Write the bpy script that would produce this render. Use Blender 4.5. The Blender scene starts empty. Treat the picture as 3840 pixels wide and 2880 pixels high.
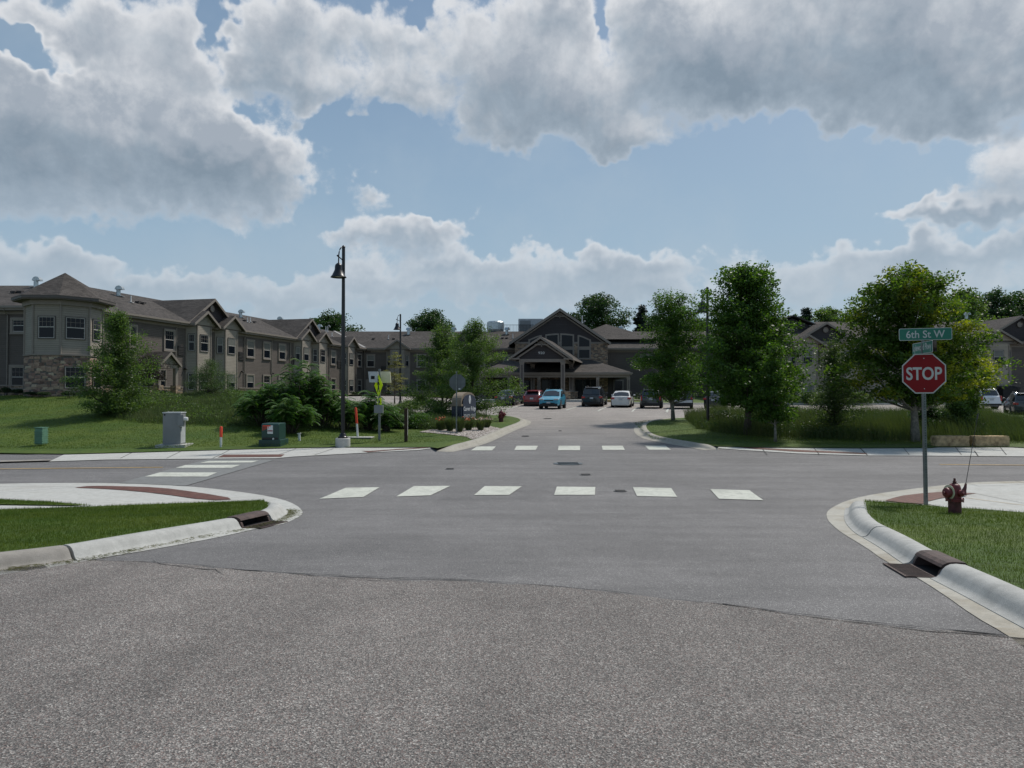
import bpy, math, random
import numpy as np
from mathutils import Vector, Matrix
from mathutils.geometry import delaunay_2d_cdt
sin, cos, pi = math.sin, math.cos, math.pi
R = math.radians
rng = np.random.default_rng(11)
random.seed(5)
S = bpy.context.scene
COL = S.collection
# ------------------------------------------------------------------ camera
FPX, PITCH, EYE = 2662.0, R(0.86), 1.6
cam = bpy.data.cameras.new('camera'); co = bpy.data.objects.new('camera', cam); COL.objects.link(co)
cam.sensor_width = 36; cam.lens = 36*FPX/3840; cam.clip_start = .1; cam.clip_end = 3000
co.location = (0, 0, EYE); co.rotation_euler = (pi/2+PITCH, 0, 0)
S.camera = co
# ------------------------------------------------------------------ sun, exposure
SUN_AZ, SUN_EL = R(48), R(54)
sv = Vector((sin(SUN_AZ)*cos(SUN_EL), cos(SUN_AZ)*cos(SUN_EL), sin(SUN_EL)))
sl = bpy.data.lights.new('sun', 'SUN'); sl.energy = 3.45; sl.angle = R(4); sl.color = (1, .95, .88)
so = bpy.data.objects.new('sun', sl); COL.objects.link(so)
so.rotation_euler = sv.to_track_quat('Z', 'Y').to_euler(); so.location = (0, 0, 60)
S.view_settings.view_transform = 'Standard'; S.view_settings.look = 'None'
S.view_settings.exposure = 0.0; S.view_settings.gamma = 1

def ray(u, v, full=False):
    """photo direction with Y = 1 (u, v in 2212-wide preview pixels, or full pixels)"""
    if not full: u *= 3840/2212; v *= 3840/2212
    dx = (u-1920)/FPX; dy = -(v-1440)/FPX
    y = cos(PITCH)-dy*sin(PITCH); z = sin(PITCH)+dy*cos(PITCH)
    return dx/y, z/y
def at(u, v, Y, full=False):
    a, b = ray(u, v, full); return Vector((a*Y, Y, EYE+b*Y))
def azel(u, v):
    a, b = ray(u, v); return math.atan(a), math.atan(b/math.hypot(1, a))

# ------------------------------------------------------------------ world: sky and clouds by direction
W = bpy.data.worlds.new('World'); S.world = W; W.use_nodes = True
nt = W.node_tree; nt.nodes.clear()
class N:
    def __init__(s, t): s.t = t
    def n(s, ty, **k):
        x = s.t.nodes.new(ty)
        for a, b in k.items():
            if a.startswith('i_'): x.inputs[int(a[2:])].default_value = b
            else: setattr(x, a, b)
        return x
    def l(s, a, b): s.t.links.new(a, b)
    def m(s, op, a, b=None, c=None, clamp=False):
        x = s.t.nodes.new('ShaderNodeMath'); x.operation = op; x.use_clamp = clamp
        for i, q in enumerate((a, b, c)):
            if q is None: continue
            if isinstance(q, (int, float)): x.inputs[i].default_value = q
            else: s.l(q, x.inputs[i])
        return x.outputs[0]
    def vm(s, op, a, b=None):
        x = s.t.nodes.new('ShaderNodeVectorMath'); x.operation = op
        for i, q in enumerate((a, b)):
            if q is None: continue
            if isinstance(q, (tuple, list)): x.inputs[i].default_value = q
            elif isinstance(q, (int, float)): x.inputs[3].default_value = q
            else: s.l(q, x.inputs[i])
        return x
    def ramp(s, f, st, interp='LINEAR'):
        x = s.t.nodes.new('ShaderNodeValToRGB'); x.color_ramp.interpolation = interp
        e = x.color_ramp.elements
        while len(e) > 1: e.remove(e[-1])
        e[0].position = st[0][0]; e[0].color = tuple(st[0][1])+(1,)
        for p, c in st[1:]:
            k = e.new(p); k.color = tuple(c)+(1,)
        s.l(f, x.inputs[0]); return x.outputs[0]
    def mix(s, f, a, b, bt='MIX'):
        x = s.t.nodes.new('ShaderNodeMix'); x.data_type = 'RGBA'; x.blend_type = bt
        for i, q in ((0, f), (6, a), (7, b)):
            if isinstance(q, (int, float)): x.inputs[i].default_value = q
            elif isinstance(q, (tuple, list)): x.inputs[i].default_value = tuple(q)+(1,) if len(q) == 3 else q
            else: s.l(q, x.inputs[i])
        return x.outputs[2]
    def noise(s, vec, scale, detail=4, rough=.5, dist=0):
        x = s.t.nodes.new('ShaderNodeTexNoise'); x.inputs['Scale'].default_value = scale
        x.inputs['Detail'].default_value = detail; x.inputs['Roughness'].default_value = rough
        x.inputs['Distortion'].default_value = dist
        s.l(vec, x.inputs['Vector']); return x
    def mr(s, v, a, b, c=0, d=1, sm=True):
        x = s.t.nodes.new('ShaderNodeMapRange')
        if sm: x.interpolation_type = 'SMOOTHSTEP'
        s.l(v, x.inputs[0])
        for i, q in enumerate((a, b, c, d)): x.inputs[i+1].default_value = q
        return x.outputs[0]
# clouds: ellipses round directions (preview px centre, radii, weight)
BL = [(60,200,230,95,.9),(230,250,210,85,.9),(430,320,190,90,.95),(150,360,330,85,.8),(585,365,85,85,.75),(560,300,60,50,.3),
 (330,75,120,70,.8),(210,50,60,40,.45),(430,170,80,60,.55),(50,50,80,22,.35),(120,100,90,22,.4),(600,95,130,80,.85),(560,20,90,50,.6),(690,205,160,45,.6),(620,170,120,40,.5),
 (790,50,130,55,.7),(860,90,70,50,.5),(1110,70,120,80,.9),(1080,200,160,95,1.0),(885,190,65,42,.75),(1230,190,130,90,.9),(1190,280,120,50,.7),(1180,20,110,50,.7),
 (1400,315,80,50,.7),(1340,290,50,40,.45),(1480,110,130,110,.9),(1560,190,100,80,.6),(1740,90,220,110,.95),(1960,110,230,120,1.0),(2140,150,150,90,.95),
 (1960,235,190,45,.6),(2130,235,90,40,.6),(1420,30,110,50,.6),
 (795,420,62,26,.7),(780,500,75,38,.7),(870,500,95,32,.75),(965,485,44,28,.8),(990,412,55,20,.55),(1050,450,50,18,.5),(1235,422,36,7,.4),(1175,448,14,10,.4),(1735,348,20,9,.6),
 (1120,555,220,30,.42),(1330,570,170,36,.5),(1060,600,200,34,.5),(1150,640,180,26,.5),(1380,620,90,30,.4),(590,618,110,32,.7),(500,640,130,28,.55),(260,605,90,20,.5),(70,560,90,32,.6),(190,565,50,24,.6),(660,655,90,22,.5),
 (2090,457,130,12,.9),(2060,535,160,28,.6),(1900,570,200,30,.5),(1760,620,160,26,.4),(10,360,34,22,.85),(80,470,160,50,.4),(840,560,150,26,.3),
 (1000,560,120,26,.6),(1290,585,120,24,.6),(1230,615,90,20,.6),(900,610,120,24,.5),(1400,575,90,22,.5),(1460,640,140,24,.5),(780,600,90,24,.4),(360,625,90,22,.5),(1950,545,110,18,.5),(2180,520,90,18,.6),(-230,250,230,130,.9),(2420,330,220,100,.9),(-200,560,220,50,.6),(2420,560,220,40,.6),(1300,-220,400,90,.6),(2300,-200,500,110,.9)]
# clear gaps between the clouds
BL += [(20,90,80,24,-.8),(480,40,26,60,-.8),(520,255,70,42,-.9),(1295,50,22,50,-.7),(905,40,22,40,-.5),(800,285,130,30,-.7),(1750,340,280,60,-.6),(680,450,50,60,-.5),(350,525,260,26,-.5),(140,120,90,16,-.5),(1640,270,60,40,-.5),(470,150,24,50,-.6),(1180,400,260,50,-.6)]
BL += [(1400,630,520,62,.34),(420,655,420,50,.30),(2000,630,320,56,.36)]
h = N(nt)
tc = h.n('ShaderNodeTexCoord'); sx = h.n('ShaderNodeSeparateXYZ'); h.l(tc.outputs['Generated'], sx.inputs[0])
az = h.m('ARCTAN2', sx.outputs[0], sx.outputs[1]); el = h.m('ARCSINE', sx.outputs[2])
cv = h.n('ShaderNodeCombineXYZ'); h.l(az, cv.inputs[0]); h.l(el, cv.inputs[1]); vec = cv.outputs[0]
wp = h.vm('SCALE', h.vm('SUBTRACT', h.noise(vec, 16, 3, .62).outputs['Color'], (.5, .5, .5)).outputs[0], .10)
vw = h.vm('ADD', vec, wp.outputs[0]).outputs[0]
acc = accv = None
for kb, (u, y, ru, rv, wt) in enumerate(BL):
    if kb and kb % 6 == 0:      # keeps the shader's stack small: evaluate in batches
        x_ = h.n('ShaderNodeVectorMath', operation='MULTIPLY_ADD'); h.l(accv, x_.inputs[0]); x_.inputs[1].default_value = (1e-7, 1e-7, 1e-7); h.l(vw, x_.inputs[2]); vw = x_.outputs[0]
    a, e = azel(u, y); ka = 1/(ru/1535*1.05); ke = 1/(rv/1535)
    q = h.n('ShaderNodeVectorMath', operation='MULTIPLY_ADD'); h.l(vw, q.inputs[0]); q.inputs[1].default_value = (ka, ke, 0); q.inputs[2].default_value = (-a*ka, -e*ke, 0); q = q.outputs[0]
    b = h.m('EXPONENT', h.m('MULTIPLY_ADD', h.vm('DOT_PRODUCT', q, q).outputs['Value'], -1.0, math.log(abs(wt)*(.80 if wt > 0 else 1.)))); b = b if wt > 0 else h.m('MULTIPLY', b, -1.0)
    acc = b if acc is None else h.m('ADD', acc, b)
    qs = h.n('ShaderNodeVectorMath', operation='MULTIPLY_ADD'); h.l(q, qs.inputs[0]); h.l(b, qs.inputs[1])
    if accv is not None: h.l(accv, qs.inputs[2])
    accv = qs.outputs[0]
n1 = h.noise(vec, 11, 9, .62, .15).outputs[0]
n2 = h.noise(h.vm('ADD', vec, (.012, .026, 0)).outputs[0], 11, 5, .62, .15).outputs[0]
sat = h.m('MULTIPLY', h.m('SUBTRACT', 1.0, h.m('EXPONENT', h.m('MULTIPLY', h.m('MAXIMUM', acc, -.3), -1.5))), 1.2)
F = h.m('MULTIPLY_ADD', h.m('SUBTRACT', n1, .5), 1.75, sat)
sky = h.n('ShaderNodeTexSky'); sky.sky_type = 'NISHITA'; sky.sun_disc = False
sky.sun_elevation = SUN_EL; sky.sun_rotation = SUN_AZ; sky.air_density = 1.3; sky.dust_density = 2.2; sky.ozone_density = 1.6
SKY = .075
skc = h.mix(1.0, sky.outputs[0], (SKY, SKY*1.0, SKY*1.02), 'MULTIPLY')
# thin high veil and pale horizon air
veil = h.mr(h.noise(vec, 4, 5, .6).outputs[0], .40, .75, 0, .35)
skc = h.mix(h.mr(el, -.02, .55, .95, .45), skc, h.ramp(h.mr(el, 0, .6, sm=False), [(0, (.46, .55, .62)), (.35, (.335, .48, .62)), (1, (.19, .335, .52))]))
skc = h.mix(veil, skc, (.44, .53, .61))
mask = h.mr(F, .33, .72)
D = h.m('SUBTRACT', F, .38, clamp=True)
lt = h.vm('DOT_PRODUCT', accv, (.18, .85, 0)).outputs['Value']
shade = h.mr(h.m('MULTIPLY_ADD', h.m('SUBTRACT', n1, n2), 1.7, lt), -.40, .36)
br = h.ramp(D, [(0, (.62, .67, .72)), (.13, (.88, .88, .885)), (.32, (.70, .72, .75)), (.75, (.37, .42, .485))])
dk = h.ramp(D, [(0, (.56, .62, .69)), (.14, (.46, .52, .59)), (.40, (.33, .40, .475)), (.8, (.225, .29, .36))])
body = h.mix(shade, dk, br)
body = h.mix(h.mr(el, .02, .28, .6, .0), body, (.50, .54, .59))
allc = h.mix(h.m('MULTIPLY', mask, h.mr(el, .06, .30, .34, .97)), skc, body)
bg = h.n('ShaderNodeBackground'); h.l(allc, bg.inputs[0]); bg.inputs[1].default_value = 1.0
ow = h.n('ShaderNodeOutputWorld'); h.l(bg.outputs[0], ow.inputs[0])
S.cycles.use_denoising = True; S.cycles.max_bounces = 6; S.cycles.transparent_max_bounces = 4
W.cycles.sampling_method = 'MANUAL'; W.cycles.sample_map_resolution = 512

# ------------------------------------------------------------------ terrain height
_ys = np.linspace(-60, 600, 2641)
_zs = np.interp(_ys, [-60, 2, 14, 29.5, 42, 58, 66, 74, 82, 90, 600], [0, 0, -.57, -.57, -.12, .37, .48, .86, 1.08, 1.2, 1.2])
_k = np.ones(13)/13; _zs = np.convolve(np.pad(_zs, 6, mode='edge'), _k, 'valid')
def sst(t): t = np.clip(t, 0, 1); return t*t*(3-2*t)
def Hn(x, y):
    zr = np.interp(y, _ys, _zs)
    s = sst((y-26.5)/18.5)*sst((-5-x)/10)
    return zr+(1.45-zr)*s
def H(x, y): return float(Hn(np.float64(x), np.float64(y)))
def march(a, b, f, y0=2., y1=200.):
    p = y0; g0 = EYE+b*p-f(a*p, p); Y = y0
    while Y < y1:
        Y += .25 if Y < 60 else .5
        g = EYE+b*Y-f(a*Y, Y)
        if g*g0 <= 0:
            lo, hi = p, Y
            for _ in range(24):
                m = (lo+hi)/2
                if (EYE+b*m-f(a*m, m))*g0 > 0: lo = m
                else: hi = m
            return (a*lo, lo, f(a*lo, lo))
        p = Y
    return (a*y1, y1, f(a*y1, y1))
def G(u, v, off=0., full=False):
    a, b = ray(u, v, full); return march(a, b, lambda x, y: H(x, y)+off)
def GP(pts, off=0.): return [G(u, v, off)[:2] for u, v in pts]

# ------------------------------------------------------------------ materials
MATS = {}
def newmat(name):
    m = bpy.data.materials.new(name); m.use_nodes = True; m.node_tree.nodes.clear()
    h = N(m.node_tree); b = h.n('ShaderNodeBsdfPrincipled'); o = h.n('ShaderNodeOutputMaterial'); h.l(b.outputs[0], o.inputs[0])
    MATS[name] = m; return m, h, b, o
def plain(name, c, rough=.6, metal=0, var=.12, vs=3., bump=0, bs=60, spec=.5, coat=0, dirt=None):
    m, h, b, o = newmat(name)
    g = h.n('ShaderNodeNewGeometry'); n = h.noise(g.outputs['Position'], vs, 5, .6)
    f = h.mr(n.outputs[0], .3, .7, 1-var, 1+var)
    cc = h.n('ShaderNodeCombineXYZ')
    for i in range(3): h.l(h.m('MULTIPLY', f, c[i]), cc.inputs[i])
    col = cc.outputs[0]
    if dirt:
        n2 = h.noise(g.outputs['Position'], dirt[3], 6, .7)
        col = h.mix(h.mr(n2.outputs[0], .5, .72, 0, dirt[4]), col, dirt[:3])
    h.l(col, b.inputs['Base Color'])
    b.inputs['Roughness'].default_value = rough; b.inputs['Metallic'].default_value = metal
    b.inputs['Specular IOR Level'].default_value = spec; b.inputs['Coat Weight'].default_value = coat
    if bump:
        bn = h.noise(g.outputs['Position'], bs, 4, .6); bp = h.n('ShaderNodeBump'); bp.inputs['Strength'].default_value = bump; bp.inputs['Distance'].default_value = .02
        h.l(bn.outputs[0], bp.inputs['Height']); h.l(bp.outputs[0], b.inputs['Normal'])
    return m
def asphalt(name, near):
    m, h, b, o = newmat(name)
    g = h.n('ShaderNodeNewGeometry'); P = g.outputs['Position']
    vo = h.n('ShaderNodeTexVoronoi'); vo.inputs['Scale'].default_value = 125 if near else 150; h.l(P, vo.inputs['Vector'])
    rnd = h.n('ShaderNodeSeparateColor'); h.l(vo.outputs['Color'], rnd.inputs[0])
    if near:
        chips = h.ramp(rnd.outputs[0], [(0, (.055, .051, .048)), (.30, (.11, .102, .095)), (.60, (.17, .157, .145)), (.82, (.25, .232, .212)), (.94, (.33, .31, .285)), (1, (.47, .445, .41))])
        red = h.mix(h.mr(rnd.outputs[1], .78, .9, 0, .5), chips, (.20, .125, .105))
    else:
        chips = h.ramp(rnd.outputs[0], [(0, (.098, .095, .094)), (.5, (.140, .135, .133)), (.82, (.172, .166, .162)), (.95, (.26, .25, .24)), (1, (.46, .45, .43))])
        red = chips
    big = h.noise(P, .35, 5, .6).outputs[0]; mid = h.noise(P, 3.2, 5, .65).outputs[0]
    f = h.m('MULTIPLY', h.mr(big, .3, .7, .88, 1.1), h.mr(mid, .3, .7, .92, 1.07))
    # tyre-polished lanes: faint long streaks
    sep = h.n('ShaderNodeSeparateXYZ'); h.l(P, sep.inputs[0])
    if near:
        mp = h.n('ShaderNodeMapping'); mp.inputs['Scale'].default_value = (1.0, .10, 1); mp.inputs['Rotation'].default_value = (0, 0, .12); h.l(P, mp.inputs[0])
        f = h.m('MULTIPLY', f, h.mr(h.noise(mp.outputs[0], .8, 4, .6).outputs[0], .38, .64, .90, 1.08))
        f = h.m('MULTIPLY', f, h.mr(h.noise(P, 1.1, 7, .7, .8).outputs[0], .60, .70, 1.0, .84))
    else:
        mp = h.n('ShaderNodeMapping'); mp.inputs['Scale'].default_value = (.12, 1.1, 1); h.l(P, mp.inputs[0])
        st = h.noise(mp.outputs[0], 1.2, 4, .6).outputs[0]; f = h.m('MULTIPLY', f, h.mr(st, .35, .68, .90, 1.10))
    col = h.mix(1.0, red, h.ramp(f, [(0, (0, 0, 0)), (1, (1, 1, 1))]), 'MULTIPLY')
    s = h.vm('SCALE', red); s.inputs[3].default_value = 1.0
    h.l(f, s.inputs[3]); col = s.outputs[0]
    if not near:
        col = h.mix(h.mr(sep.outputs[1], 26, 52, 0, .78), col, h.vm('MULTIPLY', col, (1.85, 1.70, 1.54)).outputs[0])  # far asphalt turns lighter and warmer: grazing sheen put into the colour
        ls = h.noise(P, .9, 6, .7, 1.0).outputs[0]
        col = h.mix(h.mr(ls, .60, .66, 0, .16), col, (.06, .06, .06))
    h.l(col, b.inputs['Base Color']); b.inputs['Roughness'].default_value = .82; b.inputs['Specular IOR Level'].default_value = .45
    bp = h.n('ShaderNodeBump'); bp.inputs['Strength'].default_value = .7 if near else .45; bp.inputs['Distance'].default_value = .008
    h.l(vo.outputs['Distance'], bp.inputs['Height']); h.l(bp.outputs[0], b.inputs['Normal'])
    return m
def grassmat(name, c1, c2, c3, s=1.2, rough=.8, transl=0):
    m, h, b, o = newmat(name)
    g = h.n('ShaderNodeNewGeometry'); P = g.outputs['Position']
    n1 = h.noise(P, s, 6, .65).outputs[0]; n2 = h.noise(P, s*22, 4, .7).outputs[0]
    mp = h.n('ShaderNodeMapping'); mp.inputs['Scale'].default_value = (.25, 1.6, 1); mp.inputs['Rotation'].default_value = (0, 0, .18); h.l(P, mp.inputs[0])
    n3 = h.noise(mp.outputs[0], 1.3, 4, .6).outputs[0]
    col = h.mix(h.mr(n1, .35, .65), c1, c2); col = h.mix(h.mr(n3, .45, .68, 0, .55), col, c3)
    if transl:
        col = h.mix(h.mr(g.outputs['Random Per Island'], 0, 1, 0, .55, sm=False), col, c2)
    f = h.mr(n2, .25, .75, .62, 1.35); q = h.vm('SCALE', col); h.l(f, q.inputs[3]); h.l(q.outputs[0], b.inputs['Base Color'])
    b.inputs['Roughness'].default_value = rough; b.inputs['Specular IOR Level'].default_value = .25
    if transl:
        t = h.n('ShaderNodeBsdfTranslucent'); h.l(h.vm('MULTIPLY', q.outputs[0], (1.3, 1.35, .6)).outputs[0], t.inputs[0]); mx = h.n('ShaderNodeMixShader'); mx.inputs[0].default_value = transl
        h.l(b.outputs[0], mx.inputs[1]); h.l(t.outputs[0], mx.inputs[2]); h.l(mx.outputs[0], o.inputs[0])
    else:
        bp = h.n('ShaderNodeBump'); bp.inputs['Strength'].default_value = .9; bp.inputs['Distance'].default_value = .05
        h.l(n2, bp.inputs['Height']); h.l(bp.outputs[0], b.inputs['Normal'])
    return m
def leafmat(name, c1, c2, hi=None, his=.9, hit=.55, transl=.38, spec=.35):
    m, h, b, o = newmat(name)
    g = h.n('ShaderNodeNewGeometry'); P = g.outputs['Position']
    col = h.mix(g.outputs['Random Per Island'], c1, c2)
    n = h.noise(P, 1.6, 3, .6).outputs[0]; q = h.vm('SCALE', col); h.l(h.mr(n, .3, .7, .75, 1.25), q.inputs[3]); col = q.outputs[0]
    if hi: col = h.mix(h.mr(h.noise(P, his, 2, .5).outputs[0], hit, hit+.12), col, hi)
    h.l(col, b.inputs['Base Color']); b.inputs['Roughness'].default_value = .48; b.inputs['Specular IOR Level'].default_value = spec
    t = h.n('ShaderNodeBsdfTranslucent'); h.l(h.vm('MULTIPLY', col, (1.7, 1.75, .7)).outputs[0], t.inputs[0])
    mx = h.n('ShaderNodeMixShader'); mx.inputs[0].default_value = transl
    h.l(b.outputs[0], mx.inputs[1]); h.l(t.outputs[0], mx.inputs[2]); h.l(mx.outputs[0], o.inputs[0]); return m
def siding(name, c, pitch=.13):
    m, h, b, o = newmat(name)
    g = h.n('ShaderNodeNewGeometry'); P = g.outputs['Position']; s = h.n('ShaderNodeSeparateXYZ'); h.l(P, s.inputs[0])
    fr = h.m('FRACT', h.m('DIVIDE', s.outputs[2], pitch))
    line = h.mr(fr, 0, .17, 0, 1)
    n = h.noise(P, .8, 5, .6).outputs[0]
    row = h.n('ShaderNodeTexWhiteNoise'); row.noise_dimensions = '1D'; h.l(h.m('FLOOR', h.m('DIVIDE', s.outputs[2], pitch)), row.inputs['W'])
    f = h.m('MULTIPLY', h.mr(n, .3, .7, .92, 1.08), h.mr(row.outputs[0], 0, 1, .95, 1.05, sm=False))
    q = h.vm('SCALE', h.mix(line, tuple(x*.5 for x in c), c)); h.l(f, q.inputs[3]); h.l(q.outputs[0], b.inputs['Base Color'])
    b.inputs['Roughness'].default_value = .65; b.inputs['Specular IOR Level'].default_value = .3
    bp = h.n('ShaderNodeBump'); bp.inputs['Strength'].default_value = .8; bp.inputs['Distance'].default_value = .02; bp.invert = True
    h.l(fr, bp.inputs['Height']); h.l(bp.outputs[0], b.inputs['Normal']); return m
def shingle(name, c, sc=1.):
    m, h, b, o = newmat(name)
    g = h.n('ShaderNodeNewGeometry'); P = g.outputs['Position']; s = h.n('ShaderNodeSeparateXYZ'); h.l(P, s.inputs[0])
    c2 = h.n('ShaderNodeCombineXYZ'); h.l(h.m('ADD', s.outputs[0], h.m('MULTIPLY', s.outputs[1], .8)), c2.inputs[0]); h.l(h.m('MULTIPLY', s.outputs[2], 2.2), c2.inputs[1])
    br = h.n('ShaderNodeTexBrick'); h.l(c2.outputs[0], br.inputs['Vector']); br.inputs['Scale'].default_value = 3.2/sc
    br.inputs['Color1'].default_value = tuple(x*.72 for x in c)+(1,); br.inputs['Color2'].default_value = tuple(x*1.3 for x in c)+(1,); br.inputs['Mortar'].default_value = tuple(x*.55 for x in c)+(1,)
    br.inputs['Mortar Size'].default_value = .012; br.inputs['Brick Width'].default_value = .8; br.inputs['Row Height'].default_value = .42
    n = h.noise(P, .5, 6, .65).outputs[0]; n2 = h.noise(P, 26, 3, .7).outputs[0]
    q = h.vm('SCALE', br.outputs[0]); h.l(h.m('MULTIPLY', h.mr(n, .3, .7, .85, 1.15), h.mr(n2, .25, .75, .75, 1.25)), q.inputs[3])
    h.l(q.outputs[0], b.inputs['Base Color']); b.inputs['Roughness'].default_value = .9; b.inputs['Specular IOR Level'].default_value = .2
    bp = h.n('ShaderNodeBump'); bp.inputs['Strength'].default_value = .5; bp.inputs['Distance'].default_value = .02
    h.l(br.outputs['Fac'], bp.inputs['Height']); bp.invert = True; h.l(bp.outputs[0], b.inputs['Normal']); return m
def stone(name, cs, scale=2.1):
    m, h, b, o = newmat(name)
    g = h.n('ShaderNodeNewGeometry'); P = g.outputs['Position']; s = h.n('ShaderNodeSeparateXYZ'); h.l(P, s.inputs[0])
    c2 = h.n('ShaderNodeCombineXYZ'); h.l(h.m('ADD', s.outputs[0], h.m('MULTIPLY', s.outputs[1], .7)), c2.inputs[0]); h.l(h.m('MULTIPLY', s.outputs[2], 1.9), c2.inputs[1])
    wv = h.vm('SCALE', h.noise(c2.outputs[0], 1.7, 3, .6).outputs['Color'], .35).outputs[0]
    v2 = h.vm('ADD', c2.outputs[0], wv).outputs[0]
    vo = h.n('ShaderNodeTexVoronoi'); vo.distance = 'CHEBYCHEV'; vo.inputs['Scale'].default_value = scale; vo.inputs['Randomness'].default_value = .75; h.l(v2, vo.inputs['Vector'])
    ve = h.n('ShaderNodeTexVoronoi'); ve.feature = 'DISTANCE_TO_EDGE'; ve.inputs['Scale'].default_value = scale; ve.inputs['Randomness'].default_value = .75; h.l(v2, ve.inputs['Vector'])
    sc = h.n('ShaderNodeSeparateColor'); h.l(vo.outputs['Color'], sc.inputs[0])
    col = h.ramp(sc.outputs[0], [(i/(len(cs)-1), c) for i, c in enumerate(cs)])
    q = h.vm('SCALE', col); h.l(h.mr(h.noise(P, 9, 6, .7).outputs[0], .25, .75, .72, 1.25), q.inputs[3])
    d = vo.outputs['Distance']
    col = h.mix(h.mr(d, .40, .56), q.outputs[0], (.10, .09, .08)); h.l(col, b.inputs['Base Color'])
    b.inputs['Roughness'].default_value = .9
    bp = h.n('ShaderNodeBump'); bp.inputs['Strength'].default_value = .9; bp.inputs['Distance'].default_value = .05; bp.invert = True
    h.l(d, bp.inputs['Height']); h.l(bp.outputs[0], b.inputs['Normal']); return m
def concrete(name, c, stain, joints=None, st=.5):
    m, h, b, o = newmat(name)
    g = h.n('ShaderNodeNewGeometry'); P = g.outputs['Position']
    n1 = h.noise(P, .9, 7, .68, .6).outputs[0]; n2 = h.noise(P, 7, 6, .7).outputs[0]; n3 = h.noise(P, 130, 3, .7).outputs[0]
    col = h.mix(h.mr(n1, .42, .72, 0, st), c, stain)
    f = h.m('MULTIPLY', h.mr(n2, .25, .75, .86, 1.1), h.mr(n3, .2, .8, .8, 1.15)); q = h.vm('SCALE', col); h.l(f, q.inputs[3])
    h.l(q.outputs[0], b.inputs['Base Color']); b.inputs['Roughness'].default_value = .85; b.inputs['Specular IOR Level'].default_value = .3
    bp = h.n('ShaderNodeBump'); bp.inputs['Strength'].default_value = .35; bp.inputs['Distance'].default_value = .01
    h.l(n3, bp.inputs['Height']); h.l(bp.outputs[0], b.inputs['Normal']); return m
M = MATS
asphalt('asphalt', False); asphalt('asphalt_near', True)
concrete('concrete', (.47, .47, .44), (.37, .355, .315)); concrete('kerb_concrete', (.43, .43, .405), (.30, .30, .28), st=.6)
concrete('kerb_old', (.30, .28, .25), (.20, .18, .15), st=.7); concrete('gutter_concrete', (.42, .405, .355), (.27, .23, .165), st=.8)
concrete('patch_concrete', (.20, .205, .20), (.16, .16, .155)); concrete('road_paint', (.56, .57, .50), (.40, .41, .36), st=.7)
m_ = M['road_paint']; h = N(m_.node_tree); g_ = h.n('ShaderNodeNewGeometry'); b_ = [x for x in m_.node_tree.nodes if x.type == 'BSDF_PRINCIPLED'][0]; src_ = b_.inputs['Base Color'].links[0].from_socket
w_ = h.noise(g_.outputs['Position'], 5.5, 9, .75, .5).outputs[0]; w2_ = h.noise(g_.outputs['Position'], 70, 4, .8).outputs[0]; h.l(h.mix(h.mr(h.m('MULTIPLY_ADD', w2_, 1.3, w_), 1.20, 1.42, 0, .75), src_, (.13, .127, .125)), b_.inputs['Base Color'])
concrete('kerb_warm', (.36, .34, .29), (.27, .25, .21), st=.6)
plain('yellow_paint', (.42, .29, .12), .8, var=.25, vs=9); plain('tactile', (.125, .046, .030), .75, var=.3, vs=6, bump=.4, bs=30, dirt=(.20, .15, .12, 5, .4))
m_ = M['tactile']; h = N(m_.node_tree); g_ = h.n('ShaderNodeNewGeometry'); b_ = [x for x in m_.node_tree.nodes if x.type == 'BSDF_PRINCIPLED'][0]; src_ = b_.inputs['Base Color'].links[0].from_socket
sp_ = h.n('ShaderNodeSeparateXYZ'); h.l(g_.outputs['Position'], sp_.inputs[0]); wx_ = h.m('MULTIPLY', h.m('SINE', h.m('MULTIPLY', sp_.outputs[0], 48.)), h.m('SINE', h.m('MULTIPLY', sp_.outputs[1], 48.)))
h.l(h.mix(h.mr(wx_, -.2, .5, 0, .6), src_, (.045, .018, .014)), b_.inputs['Base Color'])
plain('rust_iron', (.066, .042, .036), .75, var=.35, vs=8, bump=.4, bs=50); plain('black_hole', (.006, .006, .007), .9)
plain('crack', (.02, .02, .02), .95); plain('iron', (.05, .045, .042), .7, var=.3, vs=12)
grassmat('lawn', (.052, .096, .013), (.085, .122, .018), (.040, .068, .011), .5)
grassmat('lawn_blades', (.050, .105, .013), (.125, .165, .026), (.042, .070, .012), .8, transl=.3)
grassmat('meadow', (.050, .090, .030), (.10, .125, .050), (.035, .065, .024), .8, transl=.3)
grassmat('clippings', (.13, .14, .05), (.20, .19, .09), (.08, .10, .03), transl=.1)
plain('soil', (.05, .04, .03), .95, var=.3); plain('gravel', (.26, .235, .21), .9, var=.45, vs=14, bump=1, bs=22)
siding('siding_dark', (.105, .088, .076)); siding('siding_light', (.265, .235, .195)); siding('siding_mid', (.125, .105, .092)); siding('siding_beige', (.34, .295, .235))
siding('shake_dark', (.045, .038, .039), .2)
shingle('roof_shingle', (.070, .062, .056)); plain('trim', (.215, .185, .158), .6, var=.06); plain('trim_dark', (.085, .073, .064), .6, var=.06)
plain('soffit', (.12, .10, .088), .8); plain('flashing', (.33, .31, .28), .5)
stone('stone_red', [(.12, .074, .06), (.23, .15, .115), (.34, .24, .18), (.20, .12, .10), (.31, .23, .165), (.42, .34, .25)], 2.9)
stone('stone_tan', [(.14, .095, .065), (.26, .18, .12), (.34, .25, .17), (.20, .14, .10), (.38, .30, .21)], 2.6)
plain('glass_dark', (.006, .009, .014), .12, spec=.22, var=0); plain('blind', (.15, .15, .135), .3, var=.1, vs=1.2, spec=.3); plain('sash', (.42, .40, .37), .5, var=.05)
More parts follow.
